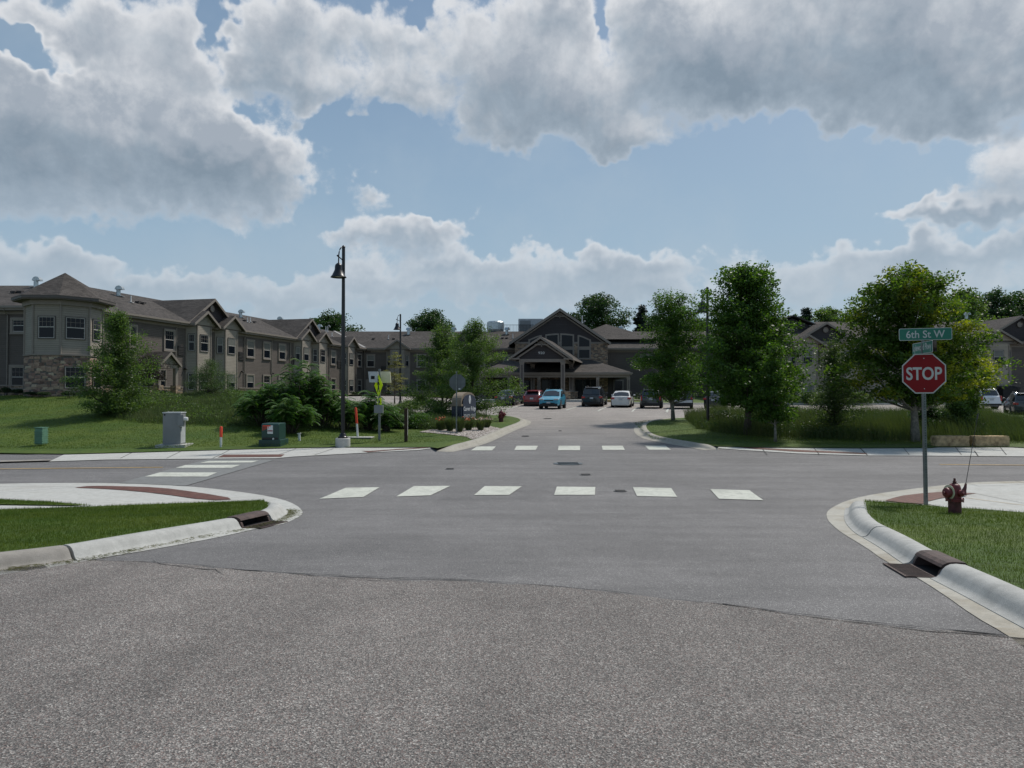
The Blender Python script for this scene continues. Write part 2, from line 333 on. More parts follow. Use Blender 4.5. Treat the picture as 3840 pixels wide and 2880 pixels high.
plain('louvre', (.028, .025, .024), .7); plain('galv', (.42, .46, .47), .35, metal=.75, var=.2, vs=5); plain('white_pipe', (.62, .62, .60), .5)
plain('black_paint', (.006, .006, .007), .32, var=.1, spec=.5); plain('lamp_glass', (.30, .29, .26), .3)
plain('sign_red', (.235, .008, .012), .5, var=.05, spec=.2); plain('sign_white', (.50, .50, .49), .45, var=.05); plain('sign_green', (.004, .15, .10), .42, var=.05)
plain('sign_back', (.10, .115, .12), .4, metal=.3, var=.15, vs=4); plain('post_steel', (.15, .165, .165), .45, metal=.5, var=.15, vs=9)
plain('sign_yellow', (.80, .98, .01), .45, var=.03, spec=.3); plain('sign_black', (.008, .008, .008), .5)
plain('hydrant_red', (.155, .018, .022), .5, var=.25, vs=14, bump=.25, bs=70, dirt=(.05, .015, .015, 12, .7)); plain('hydrant_low', (.085, .02, .02), .65, var=.4, vs=16, bump=.3, dirt=(.12, .07, .05, 9, .5))
plain('ring_cream', (.58, .56, .38), .5); plain('orange', (.66, .055, .018), .5, var=.08); plain('white_plastic', (.60, .61, .60), .5, var=.06, vs=8)
plain('cabinet_grey', (.185, .195, .20), .45, var=.06, vs=2); plain('cabinet_light', (.42, .44, .45), .5); plain('transformer_green', (.010, .045, .038), .45, var=.12, vs=4)
plain('pedestal_green', (.10, .21, .145), .55, var=.12, vs=6); plain('timber_brown', (.035, .022, .012), .9, var=.35, vs=12)
plain('block_stone', (.42, .305, .17), .9, var=.3, vs=7, bump=.8, bs=16, dirt=(.12, .06, .03, 3.2, .9))
plain('sign_navy', (.022, .034, .062), .45, var=.1); plain('sign_taupe', (.20, .16, .115), .75, var=.12, bump=.2, bs=40); plain('sign_lettering', (.62, .64, .66), .5)
plain('bark', (.075, .062, .05), .95, var=.35, vs=12, bump=.8, bs=30); plain('bark_pale', (.20, .185, .16), .9, var=.35, vs=8, bump=.5, bs=24)
plain('tyre', (.010, .010, .011), .85, var=.1); plain('rim', (.42, .43, .44), .3, metal=.8, var=.05); plain('chrome', (.55, .55, .56), .18, metal=1, var=0)
plain('plate', (.42, .46, .50), .4, var=.05); plain('tail_red', (.36, .010, .012), .2, spec=.8); plain('lamp_clear', (.50, .52, .54), .1, spec=.8); plain('trim_black', (.008, .008, .009), .6)
plain('car_glass', (.008, .011, .014), .04, spec=1., var=0)
for k, c in dict(navy=(.008, .013, .030), red=(.19, .008, .014), blue=(.035, .25, .36), black=(.007, .008, .012), white=(.62, .61, .58), black2=(.009, .009, .010), pearl=(.66, .68, .70), grey=(.03, .033, .037), charcoal=(.02, .02, .024)).items():
    plain('paint_'+k, c, .3, var=.02, coat=.8)
leafmat('leaf_maple', (.034, .088, .015), (.080, .145, .024), transl=.45); leafmat('leaf_maple_y', (.040, .090, .014), (.090, .145, .022), (.22, .24, .018), .6, .54, transl=.45)
leafmat('leaf_dark', (.022, .056, .017), (.045, .092, .026), transl=.3); leafmat('leaf_birch', (.055, .105, .026), (.10, .16, .048), transl=.42)
leafmat('leaf_sumac', (.038, .098, .020), (.075, .150, .032), (.14, .17, .06), 1.4, .62); leafmat('leaf_purple', (.022, .018, .020), (.045, .032, .030), transl=.2)
leafmat('leaf_willow', (.05, .095, .032), (.085, .135, .05), transl=.3); leafmat('leaf_spruce', (.010, .024, .016), (.020, .038, .024), transl=.1)
leafmat('leaf_locust', (.055, .10, .034), (.10, .145, .055), transl=.4); leafmat('leaf_lime', (.055, .11, .015), (.10, .16, .022), (.26, .29, .02), .8, .45)
leafmat('leaf_airy', (.14, .15, .055), (.20, .19, .08), transl=.3); leafmat('leaf_shrub', (.020, .040, .014), (.035, .060, .02), transl=.2)
plain('flower_orange', (.55, .12, .03), .6); plain('flower_pale', (.60, .45, .33), .6)

# ------------------------------------------------------------------ mesh helpers
class MB:
    def __init__(s): s.v = []; s.f = []; s.mi = []; s.cur = 0
    def add(s, vs, fs):
        o = len(s.v); s.v += [tuple(p) for p in vs]; s.f += [tuple(i+o for i in q) for q in fs]; s.mi += [s.cur]*len(fs); return s
    def box(s, x0, x1, y0, y1, z0, z1):
        return s.add([(x0,y0,z0),(x1,y0,z0),(x1,y1,z0),(x0,y1,z0),(x0,y0,z1),(x1,y0,z1),(x1,y1,z1),(x0,y1,z1)],
                     [(0,3,2,1),(4,5,6,7),(0,1,5,4),(1,2,6,5),(2,3,7,6),(3,0,4,7)])
    def obox(s, c, t, n, w, d, h):
        """box centred on c (base centre), t = along, n = outward, width w, depth d, height h up"""
        c = Vector(c); t = Vector(t); n = Vector(n); u = Vector((0, 0, 1)); p = []
        for z in (0, h):
            for a, b in ((-1,-1),(1,-1),(1,1),(-1,1)): p.append(c+t*(a*w/2)+n*(b*d/2)+u*z)
        return s.add(p, [(0,3,2,1),(4,5,6,7),(0,1,5,4),(1,2,6,5),(2,3,7,6),(3,0,4,7)])
    def prism(s, poly, ext):
        """closed solid: polygon of 3-D points pushed along ext"""
        n = len(poly); e = Vector(ext); a = [Vector(p) for p in poly]; b = [p+e for p in a]
        nn = Vector((0, 0, 0))
        for i in range(n): nn += a[i].cross(a[(i+1) % n])
        fl = nn.dot(e) > 0
        f = [tuple(range(n)) if not fl else tuple(reversed(range(n))), tuple(range(n, 2*n)) if fl else tuple(reversed(range(n, 2*n)))]
        for i in range(n):
            j = (i+1) % n; q = (i, j, n+j, n+i); f.append(q if fl else q[::-1])
        return s.add(a+b, f)
    def tube(s, pts, rad, n=8, cap=True):
        pts = [Vector(p) for p in pts]; k = len(pts)
        if isinstance(rad, (int, float)): rad = [rad]*k
        vs = []; 
        for i, p in enumerate(pts):
            d = (pts[min(i+1, k-1)]-pts[max(i-1, 0)])
            d = d.normalized() if d.length > 1e-9 else Vector((0, 0, 1))
            a = d.cross(Vector((0, 0, 1)) if abs(d.z) < .95 else Vector((1, 0, 0))).normalized(); b = d.cross(a)
            for j in range(n):
                t = 2*pi*j/n; vs.append(p+(a*cos(t)+b*sin(t))*rad[i])
        fs = [(i*n+j, (i+1)*n+j, (i+1)*n+(j+1) % n, i*n+(j+1) % n) for i in range(k-1) for j in range(n)]
        if cap: fs += [tuple(range(n)), tuple(reversed(range((k-1)*n, k*n)))]
        return s.add(vs, fs)
    def lathe(s, prof, c=(0, 0, 0), n=20, ax=(0, 0, 1)):
        """prof: list of (radius, height) along axis ax from c"""
        ax = Vector(ax).normalized(); a = ax.cross(Vector((0, 1, 0)) if abs(ax.y) < .9 else Vector((1, 0, 0))).normalized(); b = ax.cross(a); c = Vector(c)
        vs = [c+ax*hh+(a*cos(2*pi*j/n)+b*sin(2*pi*j/n))*max(r, 1e-4) for r, hh in prof for j in range(n)]
        fs = [(i*n+j, i*n+(j+1) % n, (i+1)*n+(j+1) % n, (i+1)*n+j) for i in range(len(prof)-1) for j in range(n)]
        fs += [tuple(reversed(range(n))), tuple(range((len(prof)-1)*n, len(prof)*n))]
        return s.add(vs, fs)
    def build(s, name, mat, parent=None, smooth=False, bevel=0, autos=None, rec=True):
        me = bpy.data.meshes.new(name); off = Vector(ROOTLOC.get(rootof(parent), (0, 0, 0))) if (parent is not None and WORLD.get(rootof(parent))) else Vector((0, 0, 0))
        me.from_pydata([tuple(Vector(p)-off) for p in s.v], [], s.f)
        ms = mat if isinstance(mat, (list, tuple)) else [mat]
        for m in ms: me.materials.append(M[m] if isinstance(m, str) else m)
        if len(ms) > 1: me.polygons.foreach_set('material_index', s.mi)
        if rec:
            import bmesh
            b = bmesh.new(); b.from_mesh(me); bmesh.ops.recalc_face_normals(b, faces=b.faces); b.to_mesh(me); b.free()
        if smooth:
            for p in me.polygons: p.use_smooth = True
            if autos: me.set_sharp_from_angle(angle=R(autos))
        o = bpy.data.objects.new(name, me); COL.objects.link(o)
        if parent is not None: o.parent = parent
        if bevel:
            md = o.modifiers.new('bevel', 'BEVEL'); md.width = bevel; md.segments = 2; md.limit_method = 'ANGLE'
        return o
ROOTLOC = {}; WORLD = {}
def rootof(o):
    while o is not None and o.parent is not None: o = o.parent
    return o.name if o is not None else None
def tag(o, label=None, cat=None, group=None, kind=None):
    if label: o['label'] = label
    if cat: o['category'] = cat
    if group: o['group'] = group
    if kind: o['kind'] = kind
    return o
def thing(name, label, cat, loc, rz=0, group=None, world=False):
    o = bpy.data.objects.new(name, None); COL.objects.link(o); o.location = loc; o.rotation_euler = (0, 0, rz); o.empty_display_size = .3
    ROOTLOC[o.name] = tuple(loc); WORLD[o.name] = world
    return tag(o, label, cat, group)
def fastmesh(name, V, Q, mat, parent=None, smooth=False):
    """V (n,3) array, Q (m,k) int array"""
    me = bpy.data.meshes.new(name); V = np.asarray(V, np.float32); Q = np.asarray(Q, np.int32); k = Q.shape[1]
    me.vertices.add(len(V)); me.vertices.foreach_set('co', V.ravel())
    me.loops.add(Q.size); me.loops.foreach_set('vertex_index', Q.ravel())
    me.polygons.add(len(Q)); me.polygons.foreach_set('loop_start', np.arange(0, Q.size, k, dtype=np.int32)); me.polygons.foreach_set('loop_total', np.full(len(Q), k, np.int32))
    me.update(calc_edges=True); me.materials.append(M[mat])
    o = bpy.data.objects.new(name, me); COL.objects.link(o)
    if parent is not None: o.parent = parent
    return o
def inside(px, py, poly):
    c = np.zeros(px.shape, bool); n = len(poly)
    for i in range(n):
        x0, y0 = poly[i]; x1, y1 = poly[(i+1) % n]
        if y0 == y1: continue
        k = ((y0 > py) != (y1 > py)) & (px < (x1-x0)*(py-y0)/(y1-y0)+x0); c ^= k
    return c
def resample(pts, step, closed=True):
    out = []; n = len(pts)
    for i in range(n if closed else n-1):
        a = np.array(pts[i], float); b = np.array(pts[(i+1) % n], float); k = max(1, int(np.linalg.norm((b-a)[:2])/step))
        for j in range(k): out.append(tuple(a+(b-a)*j/k))
    if not closed: out.append(tuple(pts[-1]))
    return out
def smooth_path(pts, k=2):
    for _ in range(k):
        q = [pts[0]]
        for a, b in zip(pts[:-1], pts[1:]):
            a = np.array(a, float); b = np.array(b, float); q += [tuple(.75*a+.25*b), tuple(.25*a+.75*b)]
        q.append(pts[-1]); pts = q
    return pts
def sheet(name, poly, off, mat, step=1., thick=0., kind='structure', parent=None, jit=.0):
    """ground-following sheet; poly vertices (x, y) or (x, y, own offset)"""
    p3 = [(p[0], p[1], p[2] if len(p) > 2 else off) for p in poly]; p3 = resample(p3, step)
    B = np.array(p3)
    x0, y0 = B[:, 0].min(), B[:, 1].min(); x1, y1 = B[:, 0].max(), B[:, 1].max()
    gx, gy = np.meshgrid(np.arange(x0+step/2, x1, step), np.arange(y0+step/2, y1, step)); gx = gx.ravel(); gy = gy.ravel()
    k = inside(gx, gy, B[:, :2]); gx = gx[k]; gy = gy[k]
    if len(gx):
        keep = np.ones(len(gx), bool); offs = np.full(len(gx), off)
        for i0 in range(0, len(gx), 4000):
            d = np.hypot(gx[i0:i0+4000, None]-B[None, :, 0], gy[i0:i0+4000, None]-B[None, :, 1])
            keep[i0:i0+4000] = d.min(1) > step*.4
            w = 1/(d**3+1e-6); offs[i0:i0+4000] = (w*B[None, :, 2]).sum(1)/w.sum(1)
        gx, gy, offs = gx[keep], gy[keep], offs[keep]
    else: offs = np.zeros(0)
    pts = [Vector(p[:2]) for p in p3]+[Vector((a, b)) for a, b in zip(gx, gy)]
    r = delaunay_2d_cdt(pts, [], [list(range(len(p3)))], 1, 1e-5)
    V = np.array([tuple(p) for p in r[0]]); oo = np.concatenate([B[:, 2], offs]); src = r[3]
    of = np.array([oo[s[0]] if len(s) else off for s in src])
    Z = Hn(V[:, 0], V[:, 1])+of
    m = MB(); vs = [(a, b, c) for (a, b), c in zip(V, Z)]; fs = [tuple(f) for f in r[2]]
    m.add(vs, fs)
    o = m.build(name, mat, parent, rec=False)
    me = o.data
    if sum(p.normal.z for p in me.polygons) < 0: me.flip_normals()
    if kind: o['kind'] = kind
    return o
def sweep(name, path, prof, mat, hs=None, parent=None, kind='structure', lat=None):
    """sweep a profile [(d, z)] along a ground path; d is to the right of travel"""
    P = [np.array(p[:2], float) for p in path]; n = len(P); k = len(prof); vs = []
    for i in range(n):
        t = P[min(i+1, n-1)]-P[max(i-1, 0)]; t /= max(np.linalg.norm(t), 1e-9); r = np.array([t[1], -t[0]]); s = 1 if hs is None else hs[i]
        base = H(*P[i])
        for d, z in prof:
            q = P[i]+r*d; vs.append((q[0], q[1], base+(z*s if z > 0 else z)+(.006 if z > 0 else 0)))
    fs = [(i*k+j, i*k+j+1, (i+1)*k+j+1, (i+1)*k+j) for i in range(n-1) for j in range(k-1)]
    fs += [tuple(range(k)), tuple(range((n-1)*k, n*k))]
    o = MB().add(vs, fs).build(name, mat, parent, smooth=True, autos=35)
    if kind: o['kind'] = kind
    return o
def blades(name, poly, n, hmin, hmax, wd, mat, off, lean=.5, parent=None, clump=None, label=None, seg=1, holes=()):
    B = np.array([p[:2] for p in poly]); x0, y0 = B.min(0); x1, y1 = B.max(0)
    X = rng.uniform(x0, x1, n*3); Y = rng.uniform(y0, y1, n*3); k = inside(X, Y, B)
    for q in holes: k &= ~inside(X, Y, q)
    X, Y = X[k][:n], Y[k][:n]; n = len(X)
    hh = rng.uniform(hmin, hmax, n)
    if clump is not None:
        ph = np.sin(X*clump+np.sin(Y*clump*.7)*2)*np.cos(Y*clump*1.1+np.sin(X*clump*.6)*2); hh *= 1+.35*ph
    Z = Hn(X, Y)+off
    if len(poly[0]) > 2:
        PB = np.array(resample([p for p in poly], .5))
        for i0 in range(0, n, 3000):
            w = 1/(np.hypot(X[i0:i0+3000, None]-PB[None, :, 0], Y[i0:i0+3000, None]-PB[None, :, 1])**3+1e-6); Z[i0:i0+3000] += (w*PB[None, :, 2]).sum(1)/w.sum(1)
    th = rng.uniform(0, 2*pi, n); la = rng.uniform(0, 2*pi, n); l = rng.uniform(0, lean, n)*hh
    if clump: la = la*.5+1.
    dx, dy = np.cos(th)*wd*.5, np.sin(th)*wd*.5; ex, ey = np.cos(la)*l, np.sin(la)*l
    b0 = np.stack([X-dx, Y-dy, Z], 1); b1 = np.stack([X+dx, Y+dy, Z], 1)
    if seg == 1:
        tp = np.stack([X+ex, Y+ey, Z+hh], 1); V = np.stack([b0, b1, tp], 1).reshape(-1, 3); Q = np.arange(3*n).reshape(-1, 3)
    else:
        m0 = np.stack([X-dx*.8+ex*.3, Y-dy*.8+ey*.3, Z+hh*.6], 1); m1 = np.stack([X+dx*.8+ex*.3, Y+dy*.8+ey*.3, Z+hh*.6], 1)
        t0 = np.stack([X-dx*.2+ex, Y-dy*.2+ey, Z+hh], 1); t1 = np.stack([X+dx*.2+ex, Y+dy*.2+ey, Z+hh], 1)
        V = np.stack([b0, b1, m0, m1, t0, t1], 1).reshape(-1, 3); i = np.arange(n)[:, None]*6
        Q = np.concatenate([i+np.array([[0, 1, 3, 2]]), i+np.array([[2, 3, 5, 4]])])
    return fastmesh(name, V, Q, mat, parent)
def text_mesh(txt, bold=0):
    cu = bpy.data.curves.new('lettering', 'FONT'); cu.body = txt; cu.offset = bold; cu.resolution_u = 4
    ob = bpy.data.objects.new('lettering', cu); COL.objects.link(ob); bpy.context.view_layer.update()
    me = bpy.data.meshes.new_from_object(ob.evaluated_get(bpy.context.evaluated_depsgraph_get())); bpy.data.objects.remove(ob)
    V = np.array([v.co[:2] for v in me.vertices]); F = [tuple(p.vertices) for p in me.polygons]; bpy.data.meshes.remove(me); bpy.data.curves.remove(cu); return V, F
def lettering(txt, c, t, up, n, w, hgt, mat, parent, name='lettering', bold=0., depth=.004):
    V, F = text_mesh(txt, bold); a = V.min(0); b = V.max(0); V = (V-(a+b)/2)/(b-a)*np.array([w, hgt])
    c, t, up, n = map(Vector, (c, t, up, n)); vs = [c+t*float(p[0])+up*float(p[1])+n*depth for p in V]
    return MB().add(vs, F).build(name, mat, parent, rec=False)

# ------------------------------------------------------------------ ground, roads, kerbs
o = sheet('ground', [(-160, -30), (160, -30), (160, 260), (-160, 260)], -.30, 'soil', 3.)
m = MB(); m.add([(-900, -200, .9), (900, -200, .9), (900, 1500, .9), (-900, 1500, .9)], [(0, 1, 2, 3)]); 
for i in range(4): pass
o = m.build('distant_ground', 'lawn', rec=False); o.location = (0, 0, -.2); o['kind'] = 'structure'
# keep the distant sheet away from the street: cut it to a far ring
o.data.clear_geometry()
o.data.from_pydata([(-900,259,1.15),(900,259,1.15),(900,1500,1.15),(-900,1500,1.15),(-900,-200,-.4),(-159,-200,-.4),(-159,259,1.15),(159,-200,-.4),(900,-200,-.4),(159,259,1.15)],[],[(0,6,9,1,2,3),(4,5,6,0),(7,8,1,9)])
road = [(-95, -12), (95, -12), (95, 86), (-95, 86)]
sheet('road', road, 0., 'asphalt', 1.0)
# rougher, lighter paving in front of the seam
seam = [(-60,1190),(120,1205),(240,1212),(330,1216),(420,1222),(500,1231),(600,1238),(700,1246),(860,1255),(1000,1256),(1100,1262),(1160,1266),(1240,1272),(1330,1281),(1450,1296),(1560,1306),(1700,1326),(1850,1345),(2000,1362),(2100,1368),(2175,1376),(2300,1386)]
sp = GP(seam)
sp2 = [(x, y+.03*sin(i*2.3)+.02*sin(i*5.1)) for i, (x, y) in enumerate(resample(sp, .25, False))]
near = [(-14, sp2[0][1])]+sp2+[(16, sp2[-1][1]), (16, -11), (-14, -11)]
sheet('road_near_paving', near, .006, 'asphalt_near', 1.0)
def crack(path, wd, seed, nm='road_crack'):
    r = random.Random(seed); pts = resample(path, .12, False); L = []; Rr = []; ph = 0
    for i, (x, y) in enumerate(pts):
        ph += r.uniform(-.015, .015); ph *= .93; w = wd*r.uniform(.2, 1.3); L.append((x, y+ph+w)); Rr.append((x, y+ph-w))
    V = [(x, y, H(x, y)+.011) for x, y in L+Rr]; n = len(L)
    o = MB().add(V, [(i, i+1, n+i+1, n+i) for i in range(n-1)]).build(nm, 'crack', rec=False); o['kind'] = 'structure'
    return o
crack(sp, .008, 1); crack(GP([(330,1213),(345,1220),(440,1232),(462,1233),(480,1244)]), .010, 2); crack(GP([(500,1228),(508,1231),(600,1238),(860,1251),(1040,1256)]), .010, 4)
crack(GP([(1560,1306),(1850,1344),(2175,1377)]), .012, 3); crack(GP([(600,1238),(720,1252),(860,1258)]), .005, 5)
# --- near left corner
concL = [(-120,1045.5),(0,1045.5),(106,1043.5),(258,1044),(401,1050.4),(480,1058),(558.5,1068.5),(610,1079),(640,1091),(655,1105),(650,1115),(626,1127),(606,1134),(565,1140),(480,1160),(340,1186),(212,1207),(137,1222),(0,1243)]
g1 = GP(concL); g1 = smooth_path(g1[1:], 1)
ext = lambda a, b, d: tuple(np.array(b[:2])+(np.array(b[:2])-np.array(a[:2]))/np.linalg.norm(np.array(b[:2])-np.array(a[:2]))*d)
tail = ext(g1[-3], g1[-1], 9); poly = [(-60, g1[0][1]-1.0)]+g1+[tail, (-60, tail[1])]
sheet('sidewalk_corner', poly, .006, 'concrete', .5)
kbL = [(0,1194),(137,1179),(212,1166),(344,1144),(495,1120),(555,1107),(573,1100.5),(583,1094),(585,1090),(580,1086),(571,1083.5)]
kl = [G(u, v, .15)[:2] for u, v in kbL]; kl = smooth_path(kl, 2); st = ext(kl[3], kl[0], 9); kl = [st]+kl
def trail(n, a): return [1.0]*(n-a)+[max(.04, 1-(i+1)/a) for i in range(a)]
KP = [(-.04, -.1), (-.04, .13), (-.01, .15), (.07, .156), (.125, .150), (.165, .130), (.20, .095), (.225, .05), (.255, .018), (.31, .003), (.31, -.1)]
def cum(path): 
    d = [0]
    for a, b in zip(path[:-1], path[1:]): d.append(d[-1]+math.dist(a[:2], b[:2]))
    return d
def cut(path, a, b):
    d = cum(path); out = []
    for i in range(len(path)-1):
        for j in range(10):
            t = d[i]+(d[i+1]-d[i])*j/10
            if a <= t <= b: out.append((path[i][0]+(path[i+1][0]-path[i][0])*j/10, path[i][1]+(path[i+1][1]-path[i][1])*j/10))
    return out
def nearest(path, p):
    d = cum(path); best = (9e9, 0)
    for i in range(len(path)-1):
        for j in range(20):
            q = (path[i][0]+(path[i+1][0]-path[i][0])*j/20, path[i][1]+(path[i+1][1]-path[i][1])*j/20); e = math.dist(p[:2], q)
            if e < best[0]: best = (e, d[i]+(d[i+1]-d[i])*j/20)
    return best[1]
a_seg = nearest(kl, G(137, 1179, .15)); a_in0 = nearest(kl, G(495, 1120, .15)); a_in1 = nearest(kl, G(556, 1106, .15)); Lk = cum(kl)[-1]
sweep('kerb', cut(kl, 0, a_seg-.012), KP, 'kerb_old')
sweep('kerb', cut(kl, a_seg+.012, a_in0), KP, 'kerb_concrete')
e = cut(kl, a_in1, Lk); sweep('kerb', e, KP, 'kerb_concrete', hs=trail(len(e), max(3, len(e)//3)))
def inlet(path, a0, a1, label, side=1):
    """cast kerb inlet: hood, opening, grate"""
    p = cut(path, a0, a1); p = [p[0], p[len(p)//2], p[-1]]; A = np.array(p[0]); B = np.array(p[-1]); c = (A+B)/2; L = float(np.linalg.norm(B-A))
    t = Vector((*(B-A)/L, 0)); n = Vector((t.y, -t.x, 0)); z = H(*c); C = Vector((c[0], c[1], z))
    th = thing('storm_drain', label, 'storm drain', tuple(C), world=True)
    m = MB(); pr = [(-.05, .13), (-.02, .172), (.08, .176), (.14, .168), (.185, .145), (.205, .118), (.18, .112), (.13, .130), (-.05, .125)]
    m.prism([C-t*(L/2)+n*d+Vector((0, 0, zz)) for d, zz in pr], t*L)
    for s in (-1, 1):
        m.prism([C+t*(s*(L/2-.045))+n*d+Vector((0, 0, zz)) for d, zz in ((-.04, -.01), (-.04, .13), (.15, .13), (.205, .08), (.24, -.01))], t*(s*.045))
    m.build('hood', 'rust_iron', th)
    MB().obox(C-n*.0+Vector((0, 0, -.02)), t, n, L-.09, .02, .13).build('throat', 'black_hole', th)
    f = MB(); f.obox(C+n*.27+Vector((0, 0, .006)), t, n, L-.09, .50, .006); f.build('pit', 'black_hole', th)
    g = MB(); nb = 13
    for i in range(nb): g.obox(C+n*.385+t*(-L/2+L*(i+.5)/nb)+Vector((0, 0, .010)), t, n, L/nb*.34, .26, .008)
    for d in (.25, .52): g.obox(C+n*d+Vector((0, 0, .008)), t, n, L, .025, .010)
    g.build('grate', 'rust_iron', th)
    for o_ in th.children:
        for v_ in o_.data.vertices: v_.co.z += H(v_.co.x+C.x, v_.co.y+C.y)-z
    return th
inlet(kl, a_in0, a_in1, 'rusty kerb drain with dark opening beside the left grass corner')
# lawn of the near left corner
lb = [G(u, v, .13)[:2]+(.135,) for u, v in kbL]
top = [G(u, v, .04)[:2]+(.045,) for u, v in [(570,1084.5),(487,1084),(344,1089),(200,1094.5),(100,1098),(0,1100.5),(-120,1104)]]
lpoly = lb[::1]+top; stt = st+(.135,)
lawnL = [(-25, stt[1]-1.5, .135), stt]+lb+top
sheet('lawn_corner', lawnL, .12, 'lawn', .4)
wedge = [p[:2] for p in GP([(-120,1076),(0,1078.5),(100,1083),(200,1091.3),(0,1089),(-120,1087)], .03)]
sheet('lawn_wedge', wedge, .03, 'lawn', .4)
tac = [(161,1054.5),(195,1050.5),(260,1051.5),(344,1054),(430,1065),(515,1079.5),(450,1082.5),(344,1067),(246,1058)]
sheet('tactile_paving', smooth_path([*GP(tac), GP(tac)[0]], 1)[:-1], .016, 'tactile', .3)
for q in ([(0,1062),(258,1052)], [(258,1044),(240,1052)]):
    pass
# concrete crossing band and bars of the left street
sheet('crossing_slab', GP([(258,1044),(401,1050.3),(592,994.5),(449,992.4)]), .012, 'patch_concrete', 1.)
bars = [[(313,1031),(448,1031),(469,1022),(345,1022)],[(379,1012),(500,1012),(519,1005.5),(400,1006)],[(432,1001),(543,1000.3),(559,996.4),(451,997)]]
def paintbar(pts, z=.02): return sheet('crosswalk_bar', GP(pts), z, 'road_paint', .5)
for b in bars: paintbar(b)
for b in [[(690,1078.5),(785,1074.5),(820,1053.5),(747,1054.5)],[(856,1073.5),(930,1071),(973,1050.5),(894,1051)],[(1024,1070.5),(1100,1070),(1127,1051.5),(1047,1051)],[(1197,1070),(1285,1070),(1286,1053),(1203,1052)],[(1376,1072.5),(1463,1074.5),(1450,1055.5),(1367,1053.5)],[(1553,1078.5),(1649,1081.5),(1619,1060),(1534,1057.5)],
          [(1017,973.5),(1063,973.5),(1071,965),(1030,965)],[(1111,972.5),(1157,972.5),(1162,963.5),(1116,963.5)],[(1205,973),(1253,973),(1253,963.5),(1207,963.5)],[(1302,972.5),(1350,972.5),(1345,963.5),(1300,963.5)],[(1402,972),(1449,972),(1438,963.3),(1393,963.3)]]: paintbar(b, .012)
def stripe(a, b, w, mat='road_paint', nm='parking_stripe', z=.012):
    A = np.array(G(*a)[:2]); B = np.array(G(*b)[:2]); d = (B-A)/np.linalg.norm(B-A); r = np.array([d[1], -d[0]])*w/2
    return sheet(nm, [tuple(A-r), tuple(B-r), tuple(B+r), tuple(A+r)], z, mat, 1.)
stripe((-300, 1016.5), (352, 1010.0), .14, 'yellow_paint', 'centre_line'); stripe((2030, 1004), (2600, 1008), .14, 'yellow_paint', 'centre_line')
# --- near right corner
Z = lambda a: [(1756.8+.2778*x, 979.2+.2779*y) for x, y in a]
outR = Z([(2300,205),(1638,215),(1200,228),(900,262),(600,300),(400,332),(250,372),(150,420),(100,462),(110,520),(160,570),(220,620),(420,740),(540,830),(760,940),(1000,1090),(1250,1270),(1500,1410),(1640,1520)])
gR = smooth_path(GP(outR), 1); tR = ext(gR[-3], gR[-1], 12); rp = [(70, gR[0][1])]+gR+[tR, (70, tR[1])]
sheet('sidewalk_corner', rp, .006, 'gutter_concrete', .5)
kbR = Z([(392,376),(392,400),(400,450),(430,490),(500,545),(600,590),(760,668),(930,765),(1160,865),(1400,965),(1638,1070)])
kr = smooth_path([G(u, v, .15)[:2] for u, v in kbR], 2); kr = kr+[ext(kr[-4], kr[-1], 12)]
KPm = [(-d, z) for d, z in KP]
b0 = nearest(kr, G(*Z([(925,768)])[0], .15)); b1 = nearest(kr, G(*Z([(1150,868)])[0], .15)); Lr = cum(kr)[-1]; jn = nearest(kr, G(*Z([(565,577)])[0], .15))
def swr(a, b, mat, hs=None):
    p = cut(kr, a, b)
    if hs: hs = trail(len(p), hs)[::-1]
    return sweep('kerb', p, KP, mat, hs=hs)
_e = b1
while _e < Lr: swr(_e, min(_e+2.98, Lr), 'kerb_concrete'); _e += 3.0
swr(jn+.01, b0, 'kerb_concrete'); swr(0, jn-.01, 'kerb_concrete', 8)
inlet(kr, b0, b1, 'rusty kerb drain with wide slotted grate beside the hydrant lawn')
lb = [G(u, v, .13)[:2]+(.135,) for u, v in kbR]
top = [G(u, v, .05)[:2]+(.05,) for u, v in Z([(2400,500),(1640,459),(1300,432),(1050,418),(860,402),(600,382),(420,374)])]
lawnR = top+lb+[kr[-1]+(.135,), (40, kr[-1][1], .135), (40, top[0][1], .05)]
sheet('lawn_corner', lawnR, .12, 'lawn', .4)
walkR = [p[:2] for p in GP(Z([(2400,225),(1638,235),(1200,248),(1000,300),(1270,318),(1000,355),(850,392),(1050,430),(1640,480),(2400,520)]))]
sheet('sidewalk_slab', walkR, .014, 'concrete', .6)
sheet('tactile_paving', GP(Z([(555,375),(640,350),(700,336),(850,318),(985,308),(1270,318),(1120,338),(1000,356),(860,388),(850,402),(700,392)])), .024, 'tactile', .3)
# --- far left sidewalk, path and kerbs
swL = [(106,998),(143,980.8),(344,975.5),(544,969.7),(720,966),(930,966),(946,967.5),(905,973),(780,979.5),(634,987.5),(596,991),(450,992),(229,994)]
sheet('sidewalk', GP(swL), .02, 'concrete', .8)
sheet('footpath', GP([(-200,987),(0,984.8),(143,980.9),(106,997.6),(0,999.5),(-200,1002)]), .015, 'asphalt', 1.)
sheet('kerb_rusty', GP([(-200,1003.5),(0,1001),(106,997.8),(112,995.4),(0,997.6),(-200,1000)]), .05, 'kerb_old', .6)
sheet('tactile_paving', GP([(470.3,989.5),(483.5,983.6),(614.8,983.2),(607,988.4)]), .03, 'tactile', .5)
sheet('tactile_paving', GP([(781,975.5),(800,975.5),(873,970.5),(936,967),(925,968.8),(840,974.5),(795,978.5)]), .03, 'tactile', .5)
